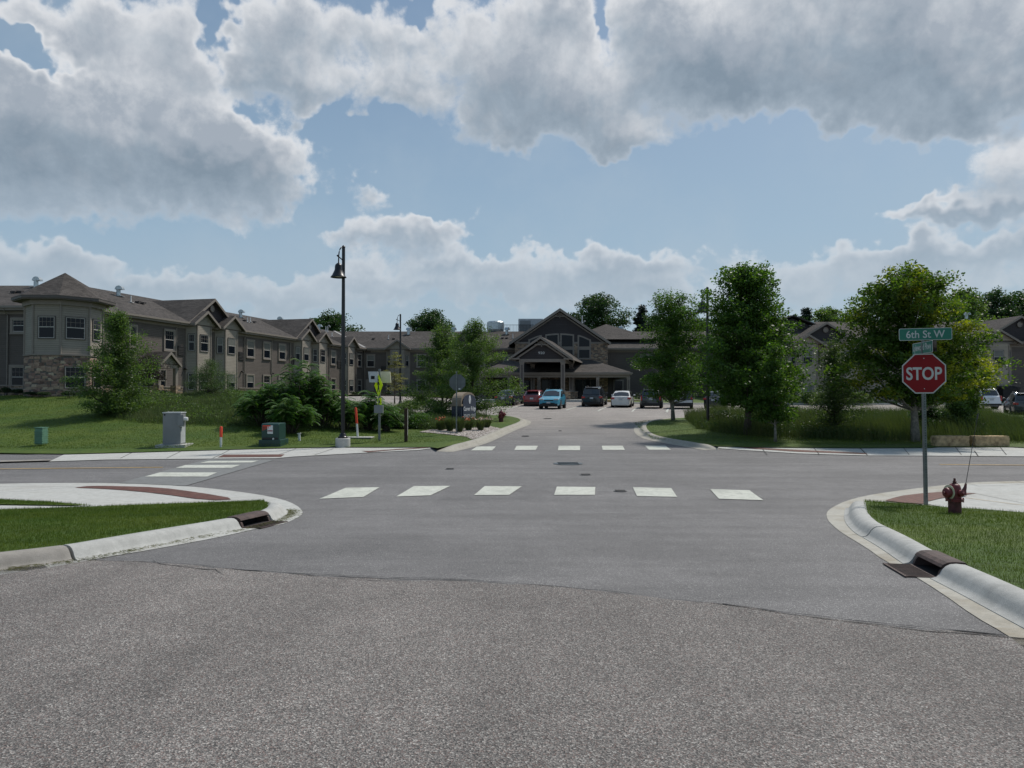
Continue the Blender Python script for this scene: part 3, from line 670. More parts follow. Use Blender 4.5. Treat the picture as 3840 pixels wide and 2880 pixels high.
# --- far right sidewalk
E = lambda a: [(1497.6+.3229*x, 933.1+.3229*y) for x, y in a]
sheet('sidewalk', GP(E([(150,94),(400,100),(1110,105),(1600,103),(1640,98),(2130,98),(2212,103),(3400,118),(3400,184),(2212,167),(1500,162),(1170,161),(700,147),(300,122),(0,97)])), .02, 'concrete', .8)
sheet('tactile_paving', GP(E([(190,94),(290,96),(400,108),(700,124),(1165,146),(1150,153),(700,137),(400,117)])), .03, 'tactile', .5)
for a, b in (((1110,104),(1165,160)), ((1880,130),(1905,165))):
    A, B = GP(E([a]))[0], GP(E([b]))[0]; V = [(A[0]-.02, A[1]), (A[0]+.02, A[1]), (B[0]+.02, B[1]), (B[0]-.02, B[1])]; sheet('sidewalk_joint', V, .027, 'crack', 1.)
def joint(a, b, w=.012, z=.02):
    A = np.array(G(*a)[:2]); B = np.array(G(*b)[:2]); d = (B-A)/np.linalg.norm(B-A); r = np.array([d[1], -d[0]])*w/2
    return sheet('sidewalk_joint', [tuple(A-r), tuple(B-r), tuple(B+r), tuple(A+r)], z, 'crack', 1.)
joint((0,1066),(161,1054)); joint((-60,1053),(258,1052.5)); joint(*Z([(1180,232),(1290,262)])); joint(*Z([(1290,262),(1638,247)])); joint(*Z([(1570,217),(1638,238)])); joint(*Z([(1270,319),(1638,395)])); joint(*Z([(300,636),(490,652)]), .014, .012)
stripe(Z([(1180,352)])[0], Z([(1638,412)])[0], .03, 'yellow_paint', 'paint_line', .022)
# --- drive throat: left island and big left lawn
thrL = [(945,967.5),(975,961.5),(1021,950.4),(1040.6,943),(1085.6,924.3),(1115.6,914),(1126,908.5),(1124,904),(1106,899),(1078,896.4),(1022,895),(960,893.5)]
tl = smooth_path([G(u, v, .15)[:2] for u, v in thrL], 2)
def throat(path, rev, mat, W_=.62):
    p = path[::-1] if rev else path
    L = []; n = len(p)
    for i in range(n):
        t = np.array(p[min(i+1, n-1)])-np.array(p[max(i-1, 0)]); t /= np.linalg.norm(t); r = np.array([t[1], -t[0]]); L.append(tuple(np.array(p[i])+r*W_))
    sheet('gutter', p+L[::-1], .01, 'kerb_warm', .6)
    d = [min(a, b) for a, b in zip(trail(n, 6), trail(n, 6)[::-1])]; return sweep('kerb', p, [(a*1.25, z) for a, z in KP], mat, hs=d)
throat(tl, False, 'kerb_warm')
backL = tl[-1]
lawn = [p+(.14,) for p in tl]
topL = [G(u, v, .05)[:2]+(.05,) for u, v in [(-400,980),(-100,979),(0,978.5),(143,980.3),(344,975),(544,969.2),(720,965.5),(930,965.6)]]
lp = [(-90, topL[0][1], .05)]+topL+lawn+[(-13, backL[1]+.5, .13), (-15, 58, .13), (-14.5, 68, .13), (-15.5, 84, .13), (-4, 84, .13), (-4, 95, .13), (-90, 95, .13)]
sheet('lawn', lp, .13, 'lawn', 1.0); LAWN_L = lp
# right lawn
thrR = [(1640,893),(1518,900.5),(1454,902.5),(1418,907),(1400,911.5),(1394,918),(1395,925.6),(1407,937),(1434,945),(1490,953.8),(1536.6,961.5),(1552,963.5)]
tr = smooth_path([G(u, v, .15)[:2] for u, v in thrR], 2)
throat(tr, False, 'kerb_warm')
topR = [G(u, v, .05)[:2]+(.05,) for u, v in E([(170,95),(400,101),(1110,106),(1600,104),(1640,99),(2130,99),(2212,104),(3400,119)])]
bR = tr[0]
lp = [p+(.14,) for p in tr]+topR+[(90, topR[-1][1], .05), (90, bR[1]+1, .13), (bR[0]+6, bR[1]+1, .13)]
sheet('lawn', lp, .13, 'lawn', 1.0)
# grass and kerb behind the parking lot, porch floor
lp = [(10.5, 71.5), (14.5, 69.6), (22, 69.2), (90, 69.2), (90, 96), (10.5, 96)]
sheet('lawn', lp, .13, 'lawn', 1.5); sweep('kerb', resample([(90, 69.2), (22, 69.2), (14.5, 69.6), (10.5, 71.5)], 2, False)[::-1], KP, 'kerb_warm')
m = MB(); m.box(-4.2, 13.8, 73.6, 92, .3, 1.07); o = m.build('porch_floor', 'concrete'); o['kind'] = 'structure'
m = MB(); m.box(7.4, 13.2, 73.28, 73.594, .6, 1.06); o = m.build('kerb_yellow', 'yellow_paint'); o['kind'] = 'structure'
z4 = lambda a, b: ((1800+.3165*a)*.57604, (1080+.3165*b)*.57604)
for a, b in (((1160,1403),(1020,1450)), ((1500,1413),(1395,1460)), ((1870,1415),(1800,1466)), ((440,1402),(310,1440)), ((2240,1425),(2205,1470))): stripe(z4(*a), z4(*b), .12)
stripe((2125,893), (2180,903), .1); stripe((1443,885),(1441,891),.12)
# manholes, valve covers
def manhole(u, v, r, name, label, mat):
    x, y, z = G(u, v); n = 28; t = thing(name, label, 'manhole', (x, y, z+.006), world=False)
    MB().lathe([(r, 0), (r, .008), (r*.9, .008)], n=n).build('rim', 'patch_concrete' if mat == 'iron' else mat, t); m = MB(); m.lathe([(r*.86, .004), (r*.86, .012), (r*.8, .014)], n=n)
    for k in range(-3, 4): m.box(-r*.7, r*.7, k*r*.2-.01, k*r*.2+.01, .013, .02)
    m.build('cover', mat, t)
manhole(1227, 1002, .46, 'manhole_cover', 'large round manhole cover ringed in pale metal between the two crossings', 'sign_back')
manhole(1265, 1026, .16, 'valve_cover', 'small dark valve cover just beyond the near crosswalk', 'iron')
manhole(972, 1013.5, .14, 'valve_cover', 'small dark valve cover in the road left of the manhole', 'iron')
manhole(1340, 1061.5, .15, 'valve_cover', 'small sunken cover between two bars of the near crosswalk', 'iron')
manhole(1135, 942.5, .2, 'valve_cover', 'small cover in the driveway beside the left kerb', 'iron')
manhole(1183, 904.5, .3, 'manhole_cover', 'dark drain cover in the driveway nearer the parked cars', 'iron')
manhole(1210, 931, .10, 'valve_cover', 'tiny dark cover in the middle of the driveway', 'iron')
for u in (300, 400, 500, 640, 720): joint((u, 970.5), (u-40, 991.5 if u < 560 else 984), .02, .03)
for x_ in (450, 800, 1400, 1750, 2050): joint(E([(x_, 101)])[0], E([(x_+45, 158)])[0], .02, .03)
# damp and oil marks that stay on the asphalt
plain('oil_mark', (.06, .058, .056), .6, var=.2)
# ---- grass blades
MATS['lawn_blades'].use_fake_user = True
o = blades('grass', [p for p in lawnL if p[0] > -16], 170000, .025, .065, .006, 'lawn_blades', -.012, .7); tag(o, 'short mown grass on the near left corner', 'grass', kind='stuff')
o = blades('grass', [p for p in lawnR if p[0] < 18] + [(18, 9, .135)], 200000, .025, .07, .006, 'lawn_blades', -.012, .7); tag(o, 'short mown grass around the near hydrant', 'grass', kind='stuff')
wf = [(x, y) for x, y in wedge]; o = blades('grass', wf, 5000, .03, .06, .007, 'lawn_blades', .02, .6); tag(o, 'thin wedge of grass between path and sidewalk', 'grass', kind='stuff')
o = blades('grass', [(-34, 26.6), (-15, 26.8), (-2, 30.5), (-1, 36), (-6, 45), (-30, 46)], 90000, .03, .07, .016, 'lawn_blades', .12, .7); tag(o, 'mown lawn rising to the left wing', 'grass', kind='stuff')
o = blades('grass', [(6.2, 31.5), (12, 29.3), (32, 29), (32, 35), (8, 43), (7, 41)], 40000, .03, .07, .016, 'lawn_blades', .12, .7); tag(o, 'mown lawn strip under the right trees', 'grass', kind='stuff')
# dry clippings along the left gutter
cl = [p for p in cut(kl, 4, Lk-.3)]
X = []; 
for i in range(2600):
    j = random.randrange(1, len(cl)-1); t = np.array(cl[j+1])-np.array(cl[j-1]); t /= np.linalg.norm(t)+1e-9; r = np.array([t[1], -t[0]])
    d = .30+abs(random.gauss(0, .10)); q = np.array(cl[j])+r*d+t*random.uniform(-.1, .1)
    if sin(j*.9)+sin(j*.37+1) < -.2: continue
    a = random.uniform(0, pi); l = random.uniform(.015, .05); z = H(*q)+random.uniform(.010, .03)
    X.append([(q[0]-cos(a)*l, q[1]-sin(a)*l, z), (q[0]+sin(a)*.004, q[1]-cos(a)*.004, z+.006), (q[0]+cos(a)*l, q[1]+sin(a)*l, z+.004)])
V = np.array(X).reshape(-1, 3); o = fastmesh('grass_clippings', V, np.arange(len(V)).reshape(-1, 3), 'clippings'); tag(o, 'dry grass clippings lying in the left gutter', 'grass clippings', kind='stuff')
# ================================================================== the building
ZE, SL = 7.52, .366                     # main eave height, main roof slope
C0 = Vector((-18.56, 90, 0)); U = Vector((.2317, .9728, 0)); NN = Vector((.9728, -.2317, 0)); UP = Vector((0, 0, 1))
def P(s, o, z=0.): v = C0-U*s+NN*o; return Vector((v.x, v.y, z))
def s_of(px, o):
    t = (px-1920)/FPX; q = C0+NN*o; return (q.x-t*q.y)/(.2317-(.9728)*t)
bl = thing('residence_building', 'long two-storey taupe and stone residence building with gabled bays behind the parked cars', 'building', (0, 88, 1.0), world=True)
def part(mb, name, mat, parent=None, **k): return mb.build(name, mat, parent or bl, **k)
def wallbox(pts, z0, z1, name, mat, depth=None, n=None):
    m = MB(); m.prism([(p[0], p[1], z0) for p in pts], (0, 0, z1-z0)); return part(m, name, mat)
EX = Vector((1, 0, 0)); EY = Vector((0, -1, 0))
WN = 0
def window(c, t, n, w, h, sur=.14, kind=None, grid=True, bottom=None, parent=None):
    """c = bottom centre on the wall face. A frame of real boards, glass set back behind it, meeting rail, muntins"""
    global WN; WN += 1
    kind = kind if kind is not None else random.choice('ddbdb'); c = Vector(c); t = Vector(t); n = Vector(n)
    s = sur or .05; m = MB(); d = .09 if sur else .06
    gw, gh = w-2*s, h-2*s
    m.obox(c+n*(d/2), t, n, w, d, s); m.obox(c+n*(d/2)+UP*(h-s), t, n, w, d, s)
    for k in (-1, 1): m.obox(c+n*(d/2-.001)+t*(k*(w-s)/2)+UP*(s), t, n, s, d-.004, gh)
    if sur: m.obox(c+n*(d/2+.02)+UP*(-.03), t, n, w+.06, d+.04, .05)
    f = part(m, 'window', 'trim' if sur else 'trim_dark', parent)
    mid = s+gh*.52
    q = MB(); q.obox(c+n*.012+UP*s, t, n, gw, .02, mid-s); q.build('pane', 'glass_dark', f)
    q = MB(); q.obox(c+n*.018+UP*mid, t, n, gw, .02, h-s-mid); q.build('pane', 'blind' if kind == 'b' else 'glass_dark', f)
    q = MB(); q.obox(c+n*.03+UP*(mid-.025), t, n, gw, .045, .05)
    for k in (-1, 1): q.obox(c+n*.026+t*(k*(gw/2-.018))+UP*(s), t, n, .036, .036, gh)
    q.obox(c+n*.026+UP*s, t, n, gw, .034, .035); q.obox(c+n*.026+UP*(h-s-.035), t, n, gw, .034, .035)
    q.build('sash', 'sash', f)
    if grid and kind != 'b' and gw > .4:
        q = MB(); nn = 3 if gw > .9 else 2
        for i in range(1, nn+1): q.obox(c+n*.03+t*(-gw/2+gw*i/(nn+1))+UP*mid, t, n, .014, .014, h-s-mid-.03)
        q.obox(c+n*.031+UP*((mid+h-s)/2), t, n, gw-.04, .014, .016); q.build('muntins', 'trim', f)
    return f
def louvre(c, t, n, w, h):
    m = MB(); m.obox(Vector(c)+n*.03, t, n, w, .06, h)
    for i in range(6): m.obox(Vector(c)+n*.07+UP*(h*(i+.3)/6), t, n, w*.9, .03, h*.07)
    m.obox(Vector(c)+n*.066+UP*(h*.64), t, n, w*.94, .04, .03)
    return part(m, 'louvre', 'louvre')
def downspout(c, n, z0, z1, side=EX, over=.45):
    c = Vector(c); a = c+n*.08; m = MB()
    m.tube([a+n*(over-.05)+UP*(z1), a+n*(over-.07)+UP*(z1-.18), a+UP*(z1-.5), a+UP*(z0+.2), a+n*.12+UP*z0], .045, 6); return part(m, 'downspout', 'trim')
def slab(poly, th=.13, name='roof', mat='roof_shingle'):
    m = MB(); m.prism([Vector(p) for p in poly], (0, 0, -th)); return part(m, name, mat)
def eave(a, b, n, z, name='gutter', hgt=.17):
    a = Vector((a[0], a[1], 0)); b = Vector((b[0], b[1], 0)); t = (b-a); L = t.length; t.normalize(); c = (a+b)/2
    m = MB(); m.obox(c+n*.06+UP*(z-.16), t, n, L, .13, .14); m.obox(c-n*.02+UP*(z-.30), t, n, L, .05, hgt); part(m, name, 'trim')
    m = MB(); m.obox(c-n*.25+UP*(z-.335), t, n, L, .44, .03); part(m, 'soffit', 'soffit')
# --- wing front wall, end block, court wall
zb = .3
wallbox([P(-1, -.45), P(44.5, -.45), P(44.5, -13), P(-1, -13)], zb, 7.25, 'wall', 'siding_dark')
wallbox([(-75, 47.45), (-28.6, 47.45), (-31, 58), (-75, 58)], zb, 7.25, 'wall', 'siding_dark')
wallbox([(-22, 90.45), (24, 90.45), (24, 103), (-22, 103)], zb, 7.25, 'wall', 'siding_dark')
# stone water table with a cap
def water_table(a, b, n, zt=2.25):
    a = Vector((a[0], a[1], 0)); b = Vector((b[0], b[1], 0)); t = b-a; L = t.length; t.normalize(); c = (a+b)/2
    m = MB(); m.obox(c+n*.04+UP*.3, t, n, L, .08, zt-.38); part(m, 'stone_base', 'stone_tan'); m = MB(); m.obox(c+n*.07+UP*(zt-.08), t, n, L, .14, .08); part(m, 'stone_cap', 'trim')
water_table(P(44, -.45), P(33.5, -.45), NN); water_table(P(26, -.45), P(17, -.45), NN); water_table(P(9.5, -.45), P(6.5, -.45), NN)
water_table((-75, 47.45), (-29.6, 47.45), EY); water_table((-18, 90.45), (-4.5, 90.45), EY, 2.1)
def frieze(a, b, n, z=7.0, h=.28):
    a = Vector((a[0], a[1], 0)); b = Vector((b[0], b[1], 0)); t = b-a; L = t.length; t.normalize(); c = (a+b)/2
    m = MB(); m.obox(c+n*.012+UP*z, t, n, L, .024, h); part(m, 'frieze', 'trim')
frieze(P(44, -.45), P(0, -.45), NN); frieze((-75, 47.45), (-29, 47.45), EY); frieze((-18, 90.45), (24, 90.45), EY)
# --- main roofs (hip and valley cut by hand)
K = Vector((-28.8, 47, ZE)); Rg = Vector((-34.4, 56.5, 10.3)); V0 = Vector((-24.56, 97.6, 10.3)); CE = P(0, 0, ZE)
slab([K, CE, V0, Rg]); slab([(-78, 47, ZE), K, Rg, (-78, 56.5, 10.3)]); slab([CE, (26, 90, ZE), (26, 97.6, 10.3), V0])
slab([Rg, V0, (-32, 105, ZE), (-41, 64, ZE)]); slab([(-78, 56.5, 10.3), Rg, (-41, 64, ZE), (-78, 66, ZE)]); slab([V0, (26, 97.6, 10.3), (26, 105, ZE), (-32, 105, ZE)])
eave(P(43.9, 0), P(0, 0), NN, ZE); eave((-75, 47), (-29, 47), EY, ZE); eave((-18.4, 90), (26, 90), EY, ZE)
m = MB(); a = Vector((-18.7, 90.1, 7.62)); b = Vector((-24.4, 97.4, 10.36)); dd = Vector((.17, .06, 0)); m.prism([a-dd, a+dd, b+dd, b-dd], (0, 0, -.05)); part(m, 'valley_flashing', 'flashing')
# --- gables
def gable(cen, t, n, half, zpk, slope, back, front_mat, wall_z0, over=.35, fly=.38, rake=.22, trimm='trim', roofname='roof', wall=True, ornament=False, skew=None):
    """cen: point on wall plane below the ridge; t along wall, n outward; back: length the roof runs back"""
    cen = Vector(cen); ax = skew or n; zl = zpk-slope*half; o = []
    for k in (-1, 1):
        a = cen+ax*fly+UP*zpk; b = cen+ax*fly+t*(k*half)+UP*zl; c = cen-ax*back+t*(k*half)+UP*zl; d = cen-ax*back+UP*zpk
        m = MB(); m.prism([a, b, c, d], (0, 0, -.12)); part(m, roofname, 'roof_shingle')
        L = (b-a); m = MB(); m.prism([a+n*.03+UP*(-.01), b+n*.03+UP*(-.01), b+n*.03+UP*(-.01-rake), a+n*.03+UP*(-.01-rake)], -n*.05); part(m, 'rake_board', trimm)
        e = MB(); e.prism([b+UP*-.02, c+UP*-.02, c+UP*-.2, b+UP*-.2], t*(k*.05)); part(e, 'fascia', trimm)
    m = MB(); ww = half-over; zt = zpk-slope*0-.14
    if wall:
        m.prism([cen-t*ww+UP*(zpk-slope*ww-.14), cen+t*ww+UP*(zpk-slope*ww-.14), cen+UP*zt], -n*.3); part(m, 'gable_wall', front_mat)
    return zl
def medallion(c, n, r=.28):
    m = MB(); m.lathe([(r, 0), (r, .05), (r*.8, .07), (r*.78, .03), (.001, .03)], c, 20, n); return part(m, 'gable_vent', 'trim')
def bay(cen, t, n, w=1.7, proj=.62, z0=.8, ztop=7.5, zpk=8.6, slope=.70, back=4.5, win=True, kinds=None, lower=True, shrub=0, half=None, wallmat='siding_light'):
    cen = Vector((cen[0], cen[1], 0)); hw = w/2; p = [cen-t*(hw+proj), cen-t*hw+n*proj, cen+t*hw+n*proj, cen+t*(hw+proj)]
    m = MB(); m.prism([Vector((q.x, q.y, z0)) for q in p+[cen+t*(hw+proj)-n*.2, cen-t*(hw+proj)-n*.2]], (0, 0, ztop-z0-.2)); part(m, 'bay_wall', wallmat)
    for q in p: m = MB(); m.obox(q+UP*z0, t, n, .10, .10, ztop-z0-.21); part(m, 'corner_board', 'trim')
    half = half or (zpk-7.45)/slope
    gable(cen+n*proj, t, n, half, zpk, slope, back, wallmat, ztop, over=.12 if half < hw+.9 else .5)
    m = MB(); c2 = cen+n*(proj/2); m.obox(c2+UP*(ztop-.26), t, n, 2*(hw+proj)*.98, proj*.9, .1); part(m, 'soffit', 'soffit')
    dl = (t*-1+n).normalized(); dr = (t+n).normalized(); tl_ = (t+n).normalized(); tr_ = (t-n).normalized()
    kinds = kinds or 'bbdd'
    for (zz, hh) in ((5.16, 1.46),)+(((1.95, 1.45),) if lower else ()):
        off = 0 if ztop > 7.2 else ztop-7.5
        zz += off
        if z0 < .9 and zz < 3: zz += (z0-.8)
        window(cen+n*(proj+.0)+UP*zz, t, n, 1.06, hh, 0, kinds[0], bottom=True)
        for (cc, tt, nn_) in ((cen-t*(hw+proj/2)+n*(proj/2), tl_, dl), (cen+t*(hw+proj/2)+n*(proj/2), tr_, dr)): window(cc+UP*zz, tt, nn_, .55, hh, 0, kinds[1])
T2 = -U                                   # along the wing towards the camera
for s, kd in ((31.6, 'dd'), (27.9, 'bb'), (15.0, 'bb'), (11.4, 'dd'), (4.4, 'bd')): bay(P(s, -.45), U, NN, kinds=kd+'dd', zpk=8.6)
for s in (29.9, 13.36):
    gable(P(s, -.40), U, NN, 3.35, 9.86, .70, 6.6, 'shake_dark', 7.4); medallion(P(s, -.33, 9.0), NN)
X = lambda px, Y: (px-1920)/FPX*Y
def wx(zpx): return .3165*zpx
bay((X(1493, 90.4), 90.45), EX, EY, kinds='bb', zpk=8.6); bay((-7.9, 90.45), EX, EY, kinds='db', zpk=8.6); bay((-4.2, 90.45), EX, EY, kinds='bb', zpk=8.6)
gable((-6.0, 90.4, 0), EX, EY, 3.4, 9.9, .70, 6.6, 'shake_dark', 7.4); medallion((-6.0, 90.33, 9.05), EY)
# --- wing windows, louvres, downspouts (positions along the wing)
def wwin(px0, px1, z, hh, kd, sur=.14):
    s0, s1 = s_of(px0, -.45), s_of(px1, -.45); window(P((s0+s1)/2, -.45, z), U, NN, abs(s0-s1), hh, sur, kd)
for a, b, k in ((480, 512, 'd'), (611, 653.6, 'd'), (921, 953, 'b'), (984, 1013, 'b'), (1042, 1070, 'b'), (1238, 1258, 'b'), (1338, 1355, 'd')):
    wwin(a, b, 5.03, 1.75, k)
for a, b, k in ((921, 952, 'b'), (984, 1012, 'd'), (1042, 1070, 'b'), (1238, 1258, 'd'), (1339, 1355, 'd')): wwin(a, b, 1.9, 1.66, k)
for a, b, z in ((664, 687, 4.75), (893, 912, 4.75), (1090, 1102, 4.75), (1264, 1279, 4.75)):
    s0, s1 = s_of(a, -.45), s_of(b, -.45); louvre(P((s0+s1)/2, -.45, z), U, NN, abs(s0-s1), .78)
for px in (657, 914, 1016, 1086, 1233, 1334): downspout(P(s_of(px, -.45), -.45), NN, 1.6, 7.4)
for px in (697, 1366): m = MB(); m.obox(P(s_of(px, -.45), -.43, 1.2), U, NN, .12, .08, 6.); part(m, 'corner_board', 'trim')
for px, z in ((671, 3.9), (691, 3.75), (904, 3.75), (1019, 3.75)):
    m = MB(); m.lathe([(.05, 0), (.09, .1), (.09, .2), (.03, .25)], P(s_of(px, -.45), -.44, z), 10, NN+UP*-.3); part(m, 'wall_lamp', 'white_plastic' if px == 671 else 'louvre')
# end block windows
for a, b, z, hh, k in ((38, 101, 5.66, 1.1, 'd'), (35, 98, 1.9, 1.7, 'd'), (-70, -10, 5.03, 1.75, 'b'), (-70, -10, 1.9, 1.7, 'd')):
    x0, x1 = X(a, 47.45), X(b, 47.45); window(((x0+x1)/2, 47.45, z), EX, EY, x1-x0, hh, .16, k)
downspout((X(27, 47.4), 47.45, 0), EY, 1.5, 7.4)
# court wall windows
def cwin(px0, px1, z, hh, k, sur=.14): x0, x1 = X(px0, 90.45), X(px1, 90.45); window(((x0+x1)/2, 90.45, z), EX, EY, x1-x0, hh, sur, k)
for a, b, k in ((1372.5, 1407, 'b'), (1561, 1599, 'd'), (1632, 1668, 'b'), (1885, 1927, 'b'), (2400, 2446, 'b')): cwin(a, b, 5.03, 1.75, k)
for a, b, k in ((1561, 1599, 'd'), (1632, 1668, 'b')): cwin(a, b, 1.9, 1.66, k)
for a, b in ((1429, 1447), (1618, 1630), (1857, 1877)): louvre(((X(a, 90.45)+X(b, 90.45))/2, 90.45, 4.72), EX, EY, X(b, 90.45)-X(a, 90.45), .5)
for px in (1368, 1608): downspout((X(px, 90.4), 90.45, 0), EY, 1.6, 7.4)
x0 = X(1387, 90.45); m = MB(); m.obox((x0, 90.43, 1.2), EX, EY, 1.05, .06, 2.35); d = part(m, 'door', 'trim'); m = MB(); m.lathe([(.03, 0), (.03, .06)], (x0+.4, 90.39, 2.2), 8, EY); part(m, 'handle', 'galv', d)
# --- corner tower
def octa(c, r, rot): return [Vector((c[0]+r*cos(rot+pi/8+k*pi/4), c[1]+r*sin(rot+pi/8+k*pi/4), 0)) for k in range(8)]
tc_ = (-28.05, 44.45); side = 1.62; rr = side/2/sin(pi/8); RT = R(4)
def octprism(r, z0, z1, name, mat): m = MB(); m.prism([p+UP*z0 for p in octa(tc_, r, RT)], (0, 0, z1-z0)); return part(m, name, mat)
octprism(rr, .6, 3.96, 'tower_base', 'stone_red'); octprism(rr+.06, 3.96, 4.05, 'stone_cap', 'trim'); octprism(rr-.05, 4.05, 7.3, 'tower_wall', 'siding_light')
for p in octa(tc_, rr-.04, RT)[4:]+octa(tc_, rr-.04, RT)[:2]: m = MB(); m.tube([p+UP*4.05, p+UP*7.3], .07, 6); part(m, 'corner_board', 'trim')
octprism(rr+.12, 7.0, 7.28, 'frieze', 'trim'); octprism(rr+.62, 7.28, 7.34, 'soffit', 'soffit')
q = octa(tc_, rr+.68, RT); m = MB(); m.prism([p+UP*7.34 for p in q], (0, 0, .17)); part(m, 'gutter', 'trim_dark')
m = MB(); q = octa(tc_, rr+.7, RT); m.add([p+UP*7.5 for p in q]+[Vector((tc_[0], tc_[1], 9.25))], [(i, (i+1) % 8, 8) for i in range(8)]+[tuple(range(8))]); part(m, 'tower_roof', 'roof_shingle')
# faces of the tower seen from the street: normals at -90, -45, 0 degrees (+rot)
for ang, ws in ((-90, (('u', 1.02), ('l', .0))), (-45, (('u', 1.12), ('l', 1.2))), (0, (('u', .95), ('l', 1.0)))):
    a = R(ang)+RT; n = Vector((cos(a), sin(a), 0)); t = Vector((-sin(a), cos(a), 0)); ap = rr*cos(pi/8)
    for k, w in ws:
        if not w: continue
        c = Vector((tc_[0], tc_[1], 0))+n*(ap-.045 if k == 'u' else ap+.0)
        window(c+UP*(4.95 if k == 'u' else 1.95), t, n, w, 1.38, 0, 'd')
        if k == 'l':
            m = MB(); m.obox(c+n*.05+UP*1.83, t, n, w+.12, .14, .08); part(m, 'window_sill', 'trim')
            if ang == -45: m = MB(); m.obox(c+n*.03+UP*1.42, t, n, w, .09, .38); part(m, 'vent_panel', 'trim')
# --- little entrance porch on the wing
s0 = s_of(626, 1.2)
gable(P(s0, 1.3), U, NN, 1.15, 4.85, .82, 1.9, 'siding_light', 3.6, over=.2, fly=.25)
for k in (-1, 1):
    m = MB(); m.obox(P(s0+k*.92, 1.2, 2.3), U, NN, .26, .26, 1.3); part(m, 'porch_post', 'trim')
    m = MB(); m.obox(P(s0+k*.92, 1.2, 1.1), U, NN, .5, .5, 1.2); part(m, 'porch_pier', 'stone_tan')
m = MB(); m.obox(P(s0, 1.2, 3.6), U, NN, 2.2, .28, .28); part(m, 'beam', 'trim')
m = MB(); m.obox(P(s0, -.42, 1.3), U, NN, 1.0, .05, 2.2); part(m, 'door', 'glass_dark'); window(P(s0-1.5, -.45, 1.7), U, NN, .7, 1.9, .08, 'd')
# --- central block
YB = 86.0; xc = 5.78
m = MB(); m.box(.37, 11.6, YB, 100, .5, 7.9); part(m, 'wall', 'stone_tan')
m = MB(); m.prism([(.5, YB+.01, 7.93), (11.1, YB+.01, 7.93), (xc+.35, YB+.01, 11.45), (xc-.35, YB+.01, 11.45)], (0, .5, 0)); part(m, 'gable_wall', 'shake_dark')
m = MB(); m.box(.3, 11.67, YB-.06, YB, 7.78, 7.98); part(m, 'belt_board', 'trim')
gable((xc, YB, 0), EX, EY, 6.1, 12.04, .675, 13.5, 'shake_dark', 7.9, fly=.6, rake=.34, wall=False)
# second, inner rake and the peak ornament
def peakwork(cx, y, zp, w, sl, wide):
    m = MB()
    for k in (-1, 1):
        a = Vector((cx, y, zp-.42)); b = Vector((cx+k*w, y, zp-.42-sl*w)); m.prism([a, b, b-UP*.2, a-UP*.2], (0, .06, 0))
    part(m, 'inner_rake', 'trim'); m = MB(); zt = zp-.38-sl*wide
    m.box(cx-wide-.12, cx+wide+.12, y-.1, y-.04, zt-.12, zt)
    for a in (-60, -30, 0, 30, 60):
        d = Vector((sin(R(a)), 0, cos(R(a)))); L = min(wide*.95/max(abs(d.x), .3), (zp-zt-.35)/d.z*.8); c = Vector((cx, y-.07, zt)); m.tube([c, c+d*L], .035, 4)
    m.box(cx-.04, cx+.04, y-.1, y-.05, zt-.28, zt)
    part(m, 'gable_ornament', 'trim')
peakwork(xc, YB-.10, 12.04, 5.4, .675, .75)
def archpane(x0, x1, z0, zfun, y, grow, name, mat, parent=None, hole=None, dep=.06):
    k = 14; xs = [x0-grow+(x1-x0+2*grow)*i/k for i in range(k+1)]; top = [(x, y, zfun(min(max(x, x0), x1))+grow) for x in xs]
    m = MB(); m.prism([(x0-grow, y, z0-grow), (x1+grow, y, z0-grow)]+top[::-1], (0, dep, 0)); return m.build(name, mat, parent or bl)
arc = lambda x: 8.86-.045*(x-xc)**2
sidearc = lambda x: 8.86-.55*((x-xc-2.1)/1.5)**1.6*.9 if x > xc+2.1 else 8.86
def twin(x0, x1, z0, zf, z2=None):
    f = archpane(x0, x1, z0, zf, YB-.05, .17, 'window', 'trim'); archpane(x0, x1, z0, zf, YB-.075, -.02, 'pane', 'glass_dark', f, dep=.03); return f
twin(4.2, 5.55, 7.42, arc); twin(6.01, 7.36, 7.42, arc)
for a, b in ((4.2, 5.55), (6.01, 7.36)): twin(a, b, 6.05, lambda x: 7.06)
twin(8.12, 9.4, 7.42, lambda x: 8.66-.36*max(0, (x-8.1))**1.25); twin(8.12, 9.4, 6.05, lambda x: 7.06)
twin(2.16, 3.44, 7.42, lambda x: 8.66-.36*max(0, (3.46-x))**1.25); twin(2.16, 3.44, 6.05, lambda x: 7.06)
